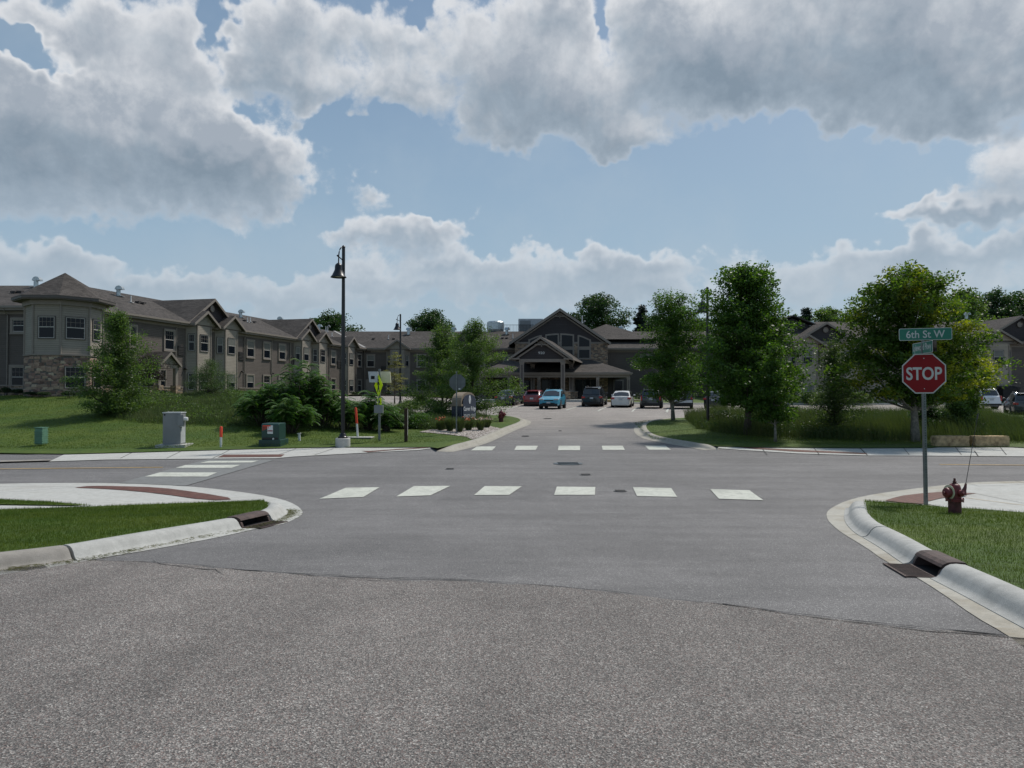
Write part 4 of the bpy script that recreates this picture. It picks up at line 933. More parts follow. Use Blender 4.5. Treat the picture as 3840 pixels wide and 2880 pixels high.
# porch skirt roof
a, b, c, d = Vector((-4.1, 80, 4.12)), Vector((13.5, 80, 4.12)), Vector((9.7, YB+.05, 5.82)), Vector((-.2, YB+.05, 5.82))
slab([a, b, c, d], .1, 'porch_roof'); slab([b, (13.5, 90.4, 4.12), (9.7, 90.4, 5.82), c], .1, 'porch_roof'); slab([(-4.1, 90.4, 4.12), a, d, (-.2, 90.4, 5.82)], .1, 'porch_roof')
eave((-4.1, 80), (13.5, 80), EY, 4.12); eave((13.5, 80), (13.5, 90.4), EX, 4.12)
m = MB(); m.box(-3.9, 13.35, 80.28, 80.55, 3.55, 3.82); m.box(13.1, 13.35, 80.56, 90.4, 3.55, 3.82); part(m, 'porch_beam', 'trim'); m = MB(); m.box(-3.9, 13.2, 80.6, 90.3, 3.86, 3.9); part(m, 'porch_ceiling', 'soffit')
def post(x, y, z0, z1, w, sk=None):
    m = MB(); m.box(x-w/2, x+w/2, y-w/2, y+w/2, z0, z1); m.box(x-w*.62, x+w*.62, y-w*.62, y+w*.62, z0, z0+.18); m.box(x-w*.6, x+w*.6, y-w*.6, y+w*.6, z1-.16, z1-.004)
    p = part(m, 'column', 'trim'); m = MB(); m.box(x-w*.27, x+w*.27, y-w/2-.012, y-w/2-.002, z0+.3, z1-.3); m.build('panel', 'siding_mid', p); return p
def pier(x, y, w, d, z0, z1):
    m = MB(); m.box(x-w/2, x+w/2, y-d/2, y+d/2, z0, z1); p = part(m, 'pier', 'stone_tan'); m = MB(); m.box(x-w/2-.05, x+w/2+.05, y-d/2-.05, y+d/2+.05, z1, z1+.08); m.build('pier_cap', 'trim', p)
for x in (-3.7, -.35, 3.05, 9.7, 13.18): post(x, 80.42, 1.07+(.0 if x < 12 else .8), 3.55, .32)
pier(13.2, 80.4, .55, .55, 1.07, 1.87)
# portico: plan follows the skewed drive
AX = Vector((.22, 1, 0)).normalized(); SK = -AX
for x, y in ((1.05, 76.2), (5.45, 76.2), (2.38, 82.0), (6.82, 82.0)): post(x, y, 1.9, 5.1, .44)
pier(1.2, 76.2, 1.7, 1.0, .8, 1.9); pier(5.65, 76.2, 1.15, 1.0, .8, 1.9); pier(2.38, 82, .8, .8, 1.0, 1.9); pier(7.1, 82, .9, .8, 1.0, 1.9)
m = MB(); m.box(.75, 5.75, 76.0, 76.4, 5.1, 5.42); 
for x in (1.05, 5.45): a = Vector((x, 76.4, 5.11)); m.prism([a-EX*.18, a+EX*.18, a+EX*.18+Vector((.22, 1, 0))*9.2, a-EX*.18+Vector((.22, 1, 0))*9.2], (0, 0, .3))
part(m, 'portico_beam', 'trim'); m = MB(); a = Vector((.9, 76.3, 5.36)); m.prism([a, a+EX*4.7, a+EX*4.7+Vector((.22, 1, 0))*9.4, a+Vector((.22, 1, 0))*9.4], (0, 0, .03)); part(m, 'portico_ceiling', 'soffit')
xp = 3.15
m = MB(); m.prism([(xp-2.45, 76.05, 5.42), (xp+2.45, 76.05, 5.42), (xp+2.45, 76.05, 5.72), (xp+.3, 76.05, 7.2), (xp-.3, 76.05, 7.2), (xp-2.45, 76.05, 5.72)], (0, .25, 0)); part(m, 'gable_wall', 'shake_dark')
gable((xp, 76.0, 0), EX, EY, 3.38, 7.82, .68, 10.2, 'shake_dark', 5.4, fly=.6, rake=.26, wall=False, skew=-Vector((.22, 1, 0)))
for a in (xp-3.3, xp+2.35): m = MB(); m.box(a, a+.95, 75.5, 75.9, 5.35, 5.5); part(m, 'cornice_return', 'trim')
peakwork(xp, 75.72, 7.80, 2.9, .68, .62)
lettering('920', (xp+.0, 76.03, 6.08), EX, UP, EY, .68, .27, 'sign_white', bl, 'house_number', .015, .02)
m = MB(); e0 = Vector((xp+3.3, 75.6, 5.42)); m.tube([e0, e0+Vector((.3, 1.4, -.25)), Vector((6.9, 81.6, 4.9)), Vector((7.12, 81.7, 4.6)), Vector((7.12, 81.7, 1.3))], .06, 6); part(m, 'downspout', 'trim')
# entrance glazing on the porch wall
for x0, x1, z1 in ((3.6, 6.2, 3.35), (7.7, 10.4, 3.4)):
    m = MB(); m.box(x0-.12, x1+.12, YB-.08, YB-.01, 1.07, z1+.12); f = part(m, 'entrance_door', 'trim_dark')
    k = 3
    for i in range(k): q = MB(); w = (x1-x0)/k; q.box(x0+w*i+.05, x0+w*(i+1)-.05, YB-.1, YB-.085, 1.15, z1); q.build('pane', 'glass_dark', f)
for x0, x1 in ((-3.2, -1.2), (-.9, .2), (.9, 2.6)):
    yy = 90.4 if x1 < .3 else YB; m = MB(); m.box(x0, x1, yy-.07, yy-.01, 1.6, 3.4); f = part(m, 'window', 'trim_dark'); q = MB(); q.box(x0+.08, x1-.08, yy-.09, yy-.075, 1.68, 3.32); q.build('pane', 'glass_dark', f)
x0 = 12.9; m = MB(); m.box(x0, x0+1.3, 90.33, 90.44, 1.07, 3.5); f = part(m, 'door', 'trim'); m = MB(); m.box(x0+.15, x0+1.15, 90.31, 90.32, 1.1, 3.35); m.build('pane', 'glass_dark', f)
# hipped roof bump behind, right of the main gable
m = MB(); m.add([(7, 92, 8.8), (19, 92, 8.8), (19, 104, 8.8), (7, 104, 8.8), (13, 98, 11.35)], [(0, 1, 4), (1, 2, 4), (2, 3, 4), (3, 0, 4), (3, 2, 1, 0)]); part(m, 'roof', 'roof_shingle')
# --- right wing, facing the street at Y = 72
ZR = 7.0
m = MB(); m.box(28.6, 47.6, 72.45, 86, .4, 6.75); part(m, 'wall', 'siding_beige'); m = MB(); m.box(47.6, 75, 72.45, 86, .4, 6.75); part(m, 'wall', 'siding_mid'); m = MB(); m.box(24, 36, 76, 103, .4, 7.35); part(m, 'wall', 'siding_dark')
slab([(27.9, 72, ZR), (76, 72, ZR), (76, 79.4, 9.75), (27.9, 79.4, 9.75)]); slab([(27.9, 79.4, 9.75), (76, 79.4, 9.75), (76, 87, ZR), (27.9, 87, ZR)])
slab([(23.5, 75.5, 7.5), (30, 75.5, 10.1), (30, 98, 10.3), (23.5, 98, 7.5)]); slab([(30, 75.5, 10.1), (36.5, 75.5, 7.5), (36.5, 98, 7.5), (30, 98, 10.3)])
m = MB(); m.prism([(24, 76, 7.3), (36, 76, 7.3), (30, 76, 9.8)], (0, .2, 0)); part(m, 'gable_wall', 'shake_dark')
m = MB(); m.prism([(23.5, 90, 7.4), (36, 90, 7.4), (36, 97.6, 10.2), (23.5, 97.6, 10.2)], (0, 0, -.1)); part(m, 'roof', 'roof_shingle')
m = MB(); m.prism([(28.65, 72.5, 6.7), (28.65, 86.3, 6.7), (28.65, 79.4, 9.55)], (-.2, 0, 0)); part(m, 'gable_wall', 'siding_mid'); eave((28, 72), (76, 72), EY, ZR); frieze((28.6, 72.45), (75, 72.45), EY, 6.45, .28)
for xb, pk in ((29.9, 7.72), (34.1, 7.72), (49.2, 8.2), (54.4, 8.2)):
    bay((xb, 72.45), EX, EY, w=2.1 if xb > 40 else 1.9, proj=.7, z0=.5, ztop=ZR, zpk=pk, slope=.60, back=3.5, kinds='bd', half=2.15 if xb > 40 else 1.9, wallmat='siding_beige')
gable((32.0, 72.4, 0), EX, EY, 3.6, 9.0, .60, 5.0, 'shake_dark', 6.9); medallion((32.0, 72.33, 8.2), EY)
gable((51.8, 72.4, 0), EX, EY, 4.3, 9.65, .60, 5.0, 'shake_dark', 6.9); medallion((51.8, 72.33, 8.75), EY)
for xb, k in ((38.5, 'b'), (41.6, 'd'), (44.6, 'b')):
    window((xb, 72.45, 4.5), EX, EY, 1.35, 1.75, .14, k); window((xb, 72.45, 1.2), EX, EY, 1.35, 1.7, .14, k)
louvre((46.4, 72.45, 4.1), EX, EY, 1.0, .6); downspout((47.0, 72.45, 0), EY, .7, 6.9)
for x in (42.0, 46.0): m = MB(); m.box(x-.06, x+.06, 72.40, 72.44, .6, 6.45); part(m, 'corner_board', 'trim')
m = MB(); m.box(48.9, 49.3, 71.6, 71.745, 3.1, 3.25); part(m, 'wall_lamp', 'white_plastic')
# --- roof fittings
def rh(px, py, f, y0=40): a, b = ray(px, py, True); return Vector(march(a, b, f, y0, 110))
wingf = lambda x, y: ZE+SL*(-((Vector((x, y, 0))-C0).dot(NN)))
courtf = lambda x, y: ZE+SL*(y-90)
endf = lambda x, y: ZE+(10.3-ZE)/9.5*(y-47)
rightf = lambda x, y: ZR+.37*(y-72)
def hoodvent(p, h=.85, r=.2, rot=0):
    p = Vector(p); m = MB(); m.tube([p-UP*.25, p+UP*(h*.55)], r*.8, 10); d = Vector((cos(rot), sin(rot), 0)); s = Vector((-d.y, d.x, 0))
    k = 9; arc_ = [p+UP*(h*.55)+d*(r*.5-cos(pi*i/k)*r*1.45)+UP*(sin(pi*i/k)*r*1.5) for i in range(k+1)]
    m.prism([q-s*r for q in arc_], s*(2*r)); m.obox(p+UP*-.02, d, s, r*3.2, r*3, .03); return part(m, 'roof_hood', 'galv', smooth=False)
for px, py, f, y0 in ((135, 1078, endf, 50), (444, 1110, wingf, 45), (902, 1191, wingf, 50), (1532, 1255, courtf, 85), (1700, 1255, courtf, 85), (1900.6, 1254, courtf, 85), (2328, 1250, courtf, 85), (3038, 1233, rightf, 70), (3624, 1198, rightf, 70)):
    p = rh(px, py, f, y0); hoodvent(p, .95 if y0 < 84 else 1.1, .21 if y0 < 84 else .26, 0 if y0 < 84 else 1.2)
for px in (1046, 1195): hoodvent(P(s_of(px, -7.2), -7.2, 10.1), .7, .22)
def pipe(px, py, f, y0, h=.55, r=.05, hook=False):
    p = rh(px, py, f, y0); m = MB(); m.tube([p-UP*.2, p+UP*h] + ([p+UP*(h+.1)+EX*.1, p+UP*(h)+EX*.28, p+UP*(h-.15)+EX*.3] if hook else []), r, 8); m.obox(p+UP*-.0, EX, EY, .34, .34, .03); return part(m, 'vent_pipe', 'white_pipe')
for a in ((491, 1135, wingf, 45, .55), (928, 1209, wingf, 50, .5), (939, 1209, wingf, 50, .5), (1245, 1262, wingf, 60, .5), (1457, 1273, courtf, 85, .6), (1621, 1273, courtf, 85, .6), (1642, 1273, courtf, 85, .6), (1923, 1270, courtf, 85, .7), (3658, 1236, rightf, 70, .5)): pipe(*a)
pipe(1222, 1247, wingf, 60, .8, .05); pipe(1229, 1246, wingf, 60, .8, .05, True)
for px, py, f, y0 in ((50, 1100, endf, 47), (74, 1099, endf, 47), (516, 1137, wingf, 45), (535, 1141, wingf, 45), (917, 1205, wingf, 50), (953, 1211, wingf, 50), (1400, 1273, courtf, 85), (1476, 1273, courtf, 85), (1884, 1270, courtf, 85), (1900, 1270, courtf, 85)):
    p = rh(px, py, f, y0); m = MB(); m.prism([p+Vector((-.17, -.1, .16)), p+Vector((.17, -.1, .16)), p+Vector((.17, .25, .2)), p+Vector((-.17, .25, .2))], (0, 0, -.14)); part(m, 'roof_vent', 'louvre')
# white pipe by the main gable, rooftop machines and railing behind the ridge
m = MB(); p = at(2183, 1212, 97, True); m.tube([p-UP*1.2, p+UP*1.05], .07, 8); m.tube([p+UP*.1+EX*.22, p+UP*.35+EX*.35, p+UP*.25+EX*.5], .05, 6); part(m, 'vent_pipe', 'white_pipe')
p = Vector((-2.3, 99, 9.9)); m = MB(); m.lathe([(.9, 0), (.95, .25), (1.1, .45), (1.2, .75), (1.2, 1.75), (1.05, 1.9)], p, 20); part(m, 'exhaust_fan', 'galv')
m = MB(); m.box(.9, 4.3, 98.5, 101, 9.9, 12.15); q = part(m, 'rooftop_unit', 'cabinet_light'); m = MB(); m.box(1.1, 2.6, 98.46, 98.49, 10.4, 11.9); m.build('access_panel', 'cabinet_grey', q); m = MB(); m.box(4.31, 4.9, 98.8, 100.4, 11.5, 11.9); m.build('intake_hood', 'cabinet_grey', q)
m = MB(); m.box(-1.2, 3, 98.3, 98.34, 11.25, 11.3)
for i in range(22): m.box(-1.2+i*.2, -1.17+i*.2, 98.3, 98.33, 10.2, 11.25)
part(m, 'railing', 'black_paint')
# ================================================================== street furniture
GR_ST = 'stop signs at the drive and street'
def octsheet(c, t, up, n, r, th): return [c+t*(r*cos(R(22.5+45*k)))+up*(r*sin(R(22.5+45*k))) for k in range(8)]
def perforated(m, x, y, z0, z1, w=.05): m.box(x-w/2, x+w/2, y-w/2, y+w/2, z0, z1)
# near stop sign with street name blades
bx, by, bz = G(2000, 1089, .05)
t = thing('stop_sign', 'red STOP sign facing the road under two green street name blades', 'stop sign', (bx, by, bz)); t.rotation_euler = (0, R(-.6), 0)
m = MB(); m.box(-.028, .028, -.028, .028, -.1, 3.05); m.build('post', 'post_steel', t)
m = MB(); 
for i in range(58): m.box(-.008, .008, -.0295, -.0285, .15+i*.05, .166+i*.05)
m.build('punched_holes', 'black_hole', t)
yaw = R(-13); tt = Vector((cos(yaw), sin(yaw), 0)); nn = Vector((sin(yaw), -cos(yaw), 0))
def sz(v): return EYE+ray(1997, v)[1]*by-bz          # height above the post's foot on the photo line
zc = sz(807); rad = .381/cos(pi/8); c = Vector((0, 0, zc))+nn*.035
m = MB(); m.prism(octsheet(c, tt, UP, nn, rad, 0), nn*.003); pn = m.build('sign_panel', 'sign_white', t)
m = MB(); m.prism(octsheet(c+nn*.0035, tt, UP, nn, rad-.024, 0), nn*.0015); m.build('red_field', 'sign_red', pn)
lettering('STOP', c+nn*.0052, tt, UP, nn, .62, .25, 'sign_white', pn, 'lettering', .022, .001)
for k in (-1, 1): m = MB(); m.lathe([(.009, 0), (.009, .006)], c+nn*.005+UP*(k*.29), 8, nn); m.build('bolt', 'galv', t)
def nameblade(zc, w, hgt, yaw, txt, tw, th_, off, label=None):
    tt = Vector((cos(yaw), sin(yaw), 0)); nn = Vector((tt.y, -tt.x, 0)); c = Vector((off[0], off[1], zc))
    def rr_(w, h, r): 
        o = []
        for sx_, sy, a0 in ((1, 1, 0), (-1, 1, 90), (-1, -1, 180), (1, -1, 270)):
            for k in range(5): a = R(a0+k*22.5); o.append((sx_*(w/2-r)+r*cos(a), sy*(h/2-r)+r*sin(a)))
        return o
    m = MB(); m.prism([c+tt*a+UP*b for a, b in rr_(w, hgt, .03)], nn*.004); p = m.build('name_blade', 'sign_white', t)
    m = MB(); m.prism([c+nn*.0045+tt*a+UP*b for a, b in rr_(w-.02, hgt-.02, .022)], nn*.0015); m.build('green_field', 'sign_green', p)
    lettering(txt, c+nn*.0065, tt, UP, nn, tw, th_, 'sign_white', p, 'lettering', .012, .001); return p
p = nameblade(sz(722), .93, .232, R(-11), '6th St W', .68, .145, (.04, -.02))
q = nameblade((sz(736.5)+sz(764.5))/2-.01, 1.02, .225, R(-101), 'Lylewood Pkwy', .92, .165, (-.01, -.0))
m = MB(); tt = Vector((cos(R(-101)), sin(R(-101)), 0)); nn = Vector((tt.y, -tt.x, 0)); c = Vector((.05, -.03, (sz(736.5)+sz(764.5))/2)); m.prism([c+tt*.5+UP*.105, c-tt*.5+UP*.105, c-tt*.5-UP*.105, c+tt*.5-UP*.105], nn*.004); m.build('name_blade', 'black_paint', t)
m = MB(); m.box(-.02, .02, -.02, .02, 3.0, sz(736)); m.build('bracket', 'post_steel', t)
# far stop sign seen from behind
bx, by, bz = G(986, 938, .13)
t = thing('stop_sign', 'grey back of a stop sign standing in front of the monument sign', 'stop sign', (bx, by, bz)); m = MB(); m.box(-.028, .028, -.028, .028, -.1, 3.0); m.build('post', 'post_steel', t)
zc = EYE+ray(989, 826)[1]*by-bz; c = Vector((.04, .035, zc)); m = MB(); m.prism(octsheet(c, EX, UP, EY, .412, 0), (0, .004, 0)); pn = m.build('sign_panel', 'sign_back', t)
m = MB(); m.box(.09, .18, .028, .034, zc-.34, zc-.28); m.build('sticker', 'white_plastic', t)
# pedestrian crossing sign with beacon cabinet
bx, by, bz = G(819.5, 951, .13)
t = thing('crossing_sign', 'yellow pedestrian crossing sign with solar boxes on a steel post', 'crossing sign', (bx, by, bz))
k = by/1535; Zf = lambda v: EYE+ray(820, v)[1]*by-bz
m = MB(); m.box(-.045, .045, -.045, .045, -.1, Zf(797)); m.build('post', 'post_steel', t)
yaw = R(-76); tt = Vector((cos(yaw), sin(yaw), 0)); nn = Vector((tt.y, -tt.x, 0)); yw = R(-78); 
zc = (Zf(808)+Zf(857))/2; hd = (Zf(808)-Zf(857))/2; yaw = R(-57); tt = Vector((cos(yaw), sin(yaw), 0)); nn = Vector((tt.y, -tt.x, 0))
if nn.y > 0: nn = -nn
c = nn*.075+Vector((.03, 0, zc))
m = MB(); hw = .48; m.prism([c+tt*hw, c+UP*hd, c-tt*hw, c-UP*hd], nn*.004); pn = m.build('sign_panel', 'sign_yellow', t)
m = MB()
def bar2(a, b, w0, w1, d=.006):
    a = Vector(a); b = Vector(b); dd = (b-a).normalized(); r = Vector((dd.y, -dd.x)); pts = [a-r*w0, a+r*w0, b+r*w1, b-r*w1]
    vs = [c+tt*p[0]+UP*p[1]+nn*d for p in pts]; m.add(vs, [(0, 1, 2, 3)])
bar2((-.01, .17), (.0, -.04), .065, .055); bar2((.0, -.03), (-.13, -.30), .045, .025); bar2((.0, -.03), (.12, -.30), .045, .025); bar2((-.03, .15), (-.15, .0), .026, .02); bar2((.02, .15), (.14, .02), .026, .02)
vs = [c+tt*(.05*cos(a)-.01)+UP*(.235+.05*sin(a))+nn*.006 for a in [2*pi*i/12 for i in range(12)]]; m.add(vs, [tuple(range(12))]); m.build('walking_symbol', 'sign_black', pn, rec=False)
c = Vector((.02, -.07, (Zf(860.5)+Zf(873.5))/2)); m = MB(); m.prism([c+tt*.22+UP*.15, c-tt*.22+UP*.15, c-tt*.22-UP*.15, c+tt*.22-UP*.15], nn*.004); pn = m.build('arrow_plate', 'sign_yellow', t)
m = MB(); bar2((-.10, .09), (.05, -.06), .028, .028); bar2((.09, -.10), (.0, .0), .001, .07); m.build('arrow_symbol', 'sign_black', pn, rec=False)
m = MB(); m.box(-.19, .19, -.24, -.06, Zf(892), Zf(875)); m.build('beacon_cabinet', 'cabinet_grey', t)
z0, z1 = Zf(826), Zf(808.5)+.12
m = MB(); m.prism([(-.44, -.02, z0), (-.08, -.02, z0), (-.08, -.02, z1), (-.5, -.02, z1)], (0, .18, 0)); b_ = m.build('battery_box', 'cabinet_light', t); m = MB(); m.box(-.37, -.21, -.03, -.022, z0+.14, z0+.28); m.build('lens', 'black_hole', b_)
m = MB(); m.prism([(.06, -.02, z0-.02), (.50, -.02, z0-.02), (.46, -.06, z1), (.04, -.06, z1)], (0, .10, 0)); m.build('solar_panel', 'ring_cream', t)
# brown timber post
bx, by, bz = G(877, 953, .13); t = thing('timber_post', 'dark brown square timber post beside the crossing sign', 'post', (bx, by, bz)); m = MB(); hgt = EYE+ray(877, 882)[1]*by-bz; m.box(-.07, .07, -.07, .07, -.1, hgt); m.build('post_body', 'timber_brown', t, bevel=.01); m = MB(); m.box(.071, .074, -.02, .05, .25, hgt-.05); m.build('reflective_strip', 'white_plastic', t)
# marker posts
def marker(u, v, vtop, utop, label, gr):
    bx, by, bz = G(u, v, .13); hgt = EYE+ray(u, vtop)[1]*by-bz; dx = (utop-u)/1535*by
    t = thing('marker_post', label, 'marker post', (bx, by, bz), group=gr); m = MB(); e = Vector((dx, 0, hgt)); m.tube([Vector((0, 0, -.05)), e*.46], .045, 12); m.build('lower_sleeve', 'white_plastic', t, smooth=True, autos=40)
    m = MB(); m.tube([e*.45, e*.96, e*.99, e], [.055, .055, .04, .012], 12); m.build('orange_cap', 'orange', t, smooth=True, autos=40)
marker(477, 963, 921, 477.5, 'upright orange and white marker post between the two utility boxes', 'orange and white utility marker posts')
marker(773, 943.5, 880, 768, 'tall leaning orange and white marker post right of the lamp post', 'orange and white utility marker posts')
# marker rod by the near hydrant
bx, by, bz = G(2082.5, 1067, .06); t = thing('marker_rod', 'thin dark whip rod leaning right behind the near hydrant', 'rod', (bx, by, bz)); e = at(2113, 893, by)-Vector((bx, by, bz)); m = MB(); m.tube([e*.08, e], [.007, .005], 6); m.build('whip', 'black_paint', t); m = MB(); m.tube([Vector((0, 0, -.03)), Vector((.0, 0, .08)), e*.085, e*.13], [.05, .045, .03, .02], 10); m.build('socket', 'hydrant_low', t); m = MB(); m.tube([e*.93, e], .014, 6); m.build('tip', 'black_paint', t)
# hydrants
def hydrant(u, v, vtop, label, yaw, ring, Y=None):
    bx, by, bz = G(u, v, .10); s = (EYE+ray(u, vtop)[1]*by-bz)/.80
    t = thing('fire_hydrant', label, 'fire hydrant', (bx, by, bz), yaw, 'red fire hydrants'); t.scale = (s, s, s)
    m = MB(); m.lathe([(.135, -.05), (.135, .26), (.125, .27)], n=24); m.build('barrel', 'hydrant_low', t, smooth=True, autos=35)
    m = MB(); m.lathe([(.185, .27), (.185, .30), (.19, .31), (.19, .34), (.15, .35)], n=8); m.build('flange', 'hydrant_red', t, bevel=.006)
    for k in range(8): a = k*pi/4; m = MB(); m.lathe([(.016, .255), (.016, .36)], (.168*cos(a), .168*sin(a), 0), 6); m.build('bolt', 'hydrant_low', t)
    m = MB(); m.lathe([(.14, .35), (.142, .44), (.14, .50), (.13, .58), (.112, .64), (.085, .665), (.05, .675)], n=28); m.build('bonnet', 'hydrant_red', t, smooth=True, autos=40)
    m = MB(); m.lathe([(.065, .672), (.065, .685), (.04, .69), (.045, .73), (.028, .735), (.025, .795), (.02, .80)], n=5); m.build('operating_nut', 'hydrant_low', t)
    m = MB(); m.lathe([(.085, .08), (.085, .15), (.112, .16), (.118, .19), (.112, .235), (.08, .25), (.03, .252), (.028, .30), (.02, .30)], (0, 0, .47), 20, (-1, 0, 0)); nz = m.build('pumper_nozzle', 'hydrant_red', t, smooth=True, autos=35)
    for sgn in (-1, 1): m = MB(); m.lathe([(.062, .08), (.062, .13), (.078, .14), (.078, .19), (.05, .20), (.025, .205), (.022, .235)], (0, 0, .47), 16, (.15, sgn, 0)); m.build('hose_nozzle', 'hydrant_red', t, smooth=True, autos=35)
    if ring:
        m = MB(); k = 28; ax = Vector((-1, 0, 0)); a_ = Vector((0, 1, 0)); b_ = Vector((0, 0, 1)); c = Vector((-.15, 0, .485)); V = []
        for i in range(k):
            d = a_*cos(2*pi*i/k)+b_*sin(2*pi*i/k)
            for rr_, xx in ((.115, 0), (.165, 0), (.165, .006), (.115, .006)): V.append(c+d*rr_+ax*xx)
        m.add(V, [(i*4+j, i*4+(j+1) % 4, ((i+1) % k)*4+(j+1) % 4, ((i+1) % k)*4+j) for i in range(k) for j in range(4)]); m.build('reflector_ring', 'ring_cream', t)
    m = MB(); pts = [Vector((-.22-.03*0, -.02, .40-.01))]+[Vector((-.22+.2*i/9, -.04-.02*sin(pi*i/9), .40-.115*sin(pi*i/9)**.8-.05*i/9)) for i in range(1, 10)]; m.tube(pts, .007, 5); m.build('chain', 'iron', t)
    return t
hydrant(2062.5, 1108, 1033, 'dark red fire hydrant with a cream ring in the near right grass', R(12), True)
hydrant(1082.5, 912.5, 883, 'small red fire hydrant on the lawn tip left of the driveway', R(165), False)
# two cut stone blocks
for i, (a, b, vb, vt, lab) in enumerate(((2021.5, 2096.5, 965.5, 941, 'left of two tan cut stone blocks at the far sidewalk'), (2105.5, 2183.5, 965.5, 941, 'right of two tan cut stone blocks at the far sidewalk'))):
    x0, y0, z0 = G(a, vb, .02); x1, _, _ = G(b, vb, .02); hgt = EYE+ray(a, vt)[1]*(y0)-z0
    o = bpy.data.objects.new('x', None); 
    import bmesh
    bm = bmesh.new(); bmesh.ops.create_cube(bm, size=1)
    bmesh.ops.subdivide_edges(bm, edges=bm.edges, cuts=7, use_grid_fill=True)
    W_ = (x1-x0)*.955
    for v in bm.verts:
        px, py, pz = v.co; k = sum(abs(abs(q)-.5) < .01 for q in (px, py, pz)); rd = .985 if k >= 2 else 1
        j = lambda s_: .012*sin(s_*13.7+i*5)+.008*sin(s_*31+i)
        v.co = (px*W_*rd+j(pz*3+py*2), py*.42*rd+j(px*5+pz), (pz*rd+.5)*hgt+.6*j(px*7+py*2)*(1 if pz > 0 else 0))
    me = bpy.data.meshes.new('stone_block'); bm.to_mesh(me); bm.free(); me.materials.append(M['block_stone'])
    for p in me.polygons: p.use_smooth = True
    me.set_sharp_from_angle(angle=R(40))
    o = bpy.data.objects.new('stone_block', me); COL.objects.link(o); o.location = ((x0+x1)/2, y0+.21, z0-.02); tag(o, lab, 'stone block', 'cut stone blocks by the far sidewalk')
# utility boxes
bx, by, bz = G(376, 963, .1); kx = by/1535; w = 31*kx; hgt = EYE+ray(370, 891)[1]*by-bz
t = thing('utility_cabinet', 'tall grey metal utility cabinet with a meter on a concrete pad', 'utility cabinet', (bx-.1, by+.25, bz), R(8))
m = MB(); m.box(-w*.62, w*.55, -.3, .35, .05, hgt-.03); m.build('body', 'cabinet_grey', t, bevel=.01); m = MB(); m.box(-w*.65, w*.58, -.33, .38, hgt-.03, hgt+.01); m.build('lid', 'cabinet_light', t)
m = MB(); m.box(-w*1.0, w*.95, -.5, .6, -.15, .05); m.build('pad', 'concrete', t)
m = MB(); m.box(w*.55, w*.55+.004, -.25, .3, .1, hgt*.62); m.build('door_panel', 'cabinet_light', t)
m = MB(); m.box(w*.36, w*.55+.12, -.36, -.08, hgt*.60, hgt*.93); q = m.build('meter_box', 'cabinet_grey', t, bevel=.008); m = MB(); m.lathe([(.085, 0), (.085, .06), (.07, .13), (.03, .14)], (w*.55+.12, -.22, hgt*.80), 16, (1, 0, 0)); m.build('meter', 'white_plastic', q)
m = MB(); m.lathe([(.035, 0), (.035, .006)], (-w*.5, -.30, hgt*.93), 12, (0, -1, 0)); m.build('vent_cap', 'black_hole', t); m = MB(); m.box(w*.57, w*.75, -.33, -.1, hgt*.575, hgt*.59); m.build('bracket', 'galv', t)
bx, by, bz = G(585, 961, .1); hgt = EYE+ray(585, 914.5)[1]*by-bz; kx = by/1535
t = thing('transformer_box', 'dark green pad transformer with a white warning label', 'transformer', (bx, by+.35, bz)); w = 39*kx
m = MB(); m.prism([(-w*.5, -.4, .2), (-w*.5, .45, .2), (-w*.5, .45, hgt), (-w*.5, -.36, hgt), (-w*.5, -.42, hgt-.06)], (w*.98, 0, 0)); m.build('body', 'transformer_green', t, bevel=.025)
m = MB(); m.box(-w*.6, w*.6, -.52, .55, -.1, .21); m.build('base', 'transformer_green', t, bevel=.02); m = MB(); m.box(-w*.5+.05, w*.5-.05, -.425, -.40, .22, .30); m.build('latch_rail', 'sign_black', t)
m = MB(); m.box(-w*.16, w*.06+.06, -.424, -.402, hgt-.42, hgt-.08); lb_ = m.build('warning_label', 'white_plastic', t)
m = MB(); m.box(-w*.15, w*.06+.05, -.43, -.4245, hgt-.32, hgt-.28); m.build('red_band', 'sign_red', lb_); m = MB(); m.box(-w*.42, w*.02, -.430, -.4265, hgt-.12, hgt-.075); m.build('hazard_stripe', 'orange', t)
for i in range(5): m = MB(); m.box(-w*.42+i*.055, -w*.42+i*.055+.02, -.430, -.4265, hgt-.28+.02*i, hgt-.125); m.build('hazard_mark', 'orange', t)
m = MB(); m.lathe([(.04, 0), (.04, .03)], (w*.18, -.43, .25), 10, (0, -1, 0)); m.build('lock', 'galv', t)
bx, by, bz = G(88, 960, .1); hgt = EYE+ray(88, 924.5)[1]*by-bz; r = 8.5*by/1535
t = thing('telecom_pedestal', 'short pale green ribbed telecom pedestal on the left lawn', 'telecom pedestal', (bx, by, bz)); m = MB(); m.prism([(-r, -.15, 0), (r, -.15, 0), (r, .2, 0), (-r, .2, 0)], (0, 0, hgt)); m.build('body', 'pedestal_green', t, bevel=.03)
for i in range(6): m = MB(); m.box(-r*1.04, r*1.04, -.172, .22, .06+i*(hgt-.12)/6, .06+i*(hgt-.12)/6+.035); m.build('rib', 'pedestal_green', t)
m = MB(); m.box(-r*1.06, r*1.06, -.18, .22, hgt, hgt+.03); m.build('cap', 'pedestal_green', t)
bx, by, bz = G(646, 950.5, .1); t = thing('standpipe', 'short white capped pipe in the grass right of the transformer', 'pipe', (bx, by, bz), group=None); m = MB(); m.tube([(.02, 0, -.05), (0, 0, .27)], .055, 12); m.build('pipe_body', 'white_plastic', t); m = MB(); m.tube([(0, 0, .27), (-.004, 0, .30)], .085, 14); m.build('cap', 'white_plastic', t)
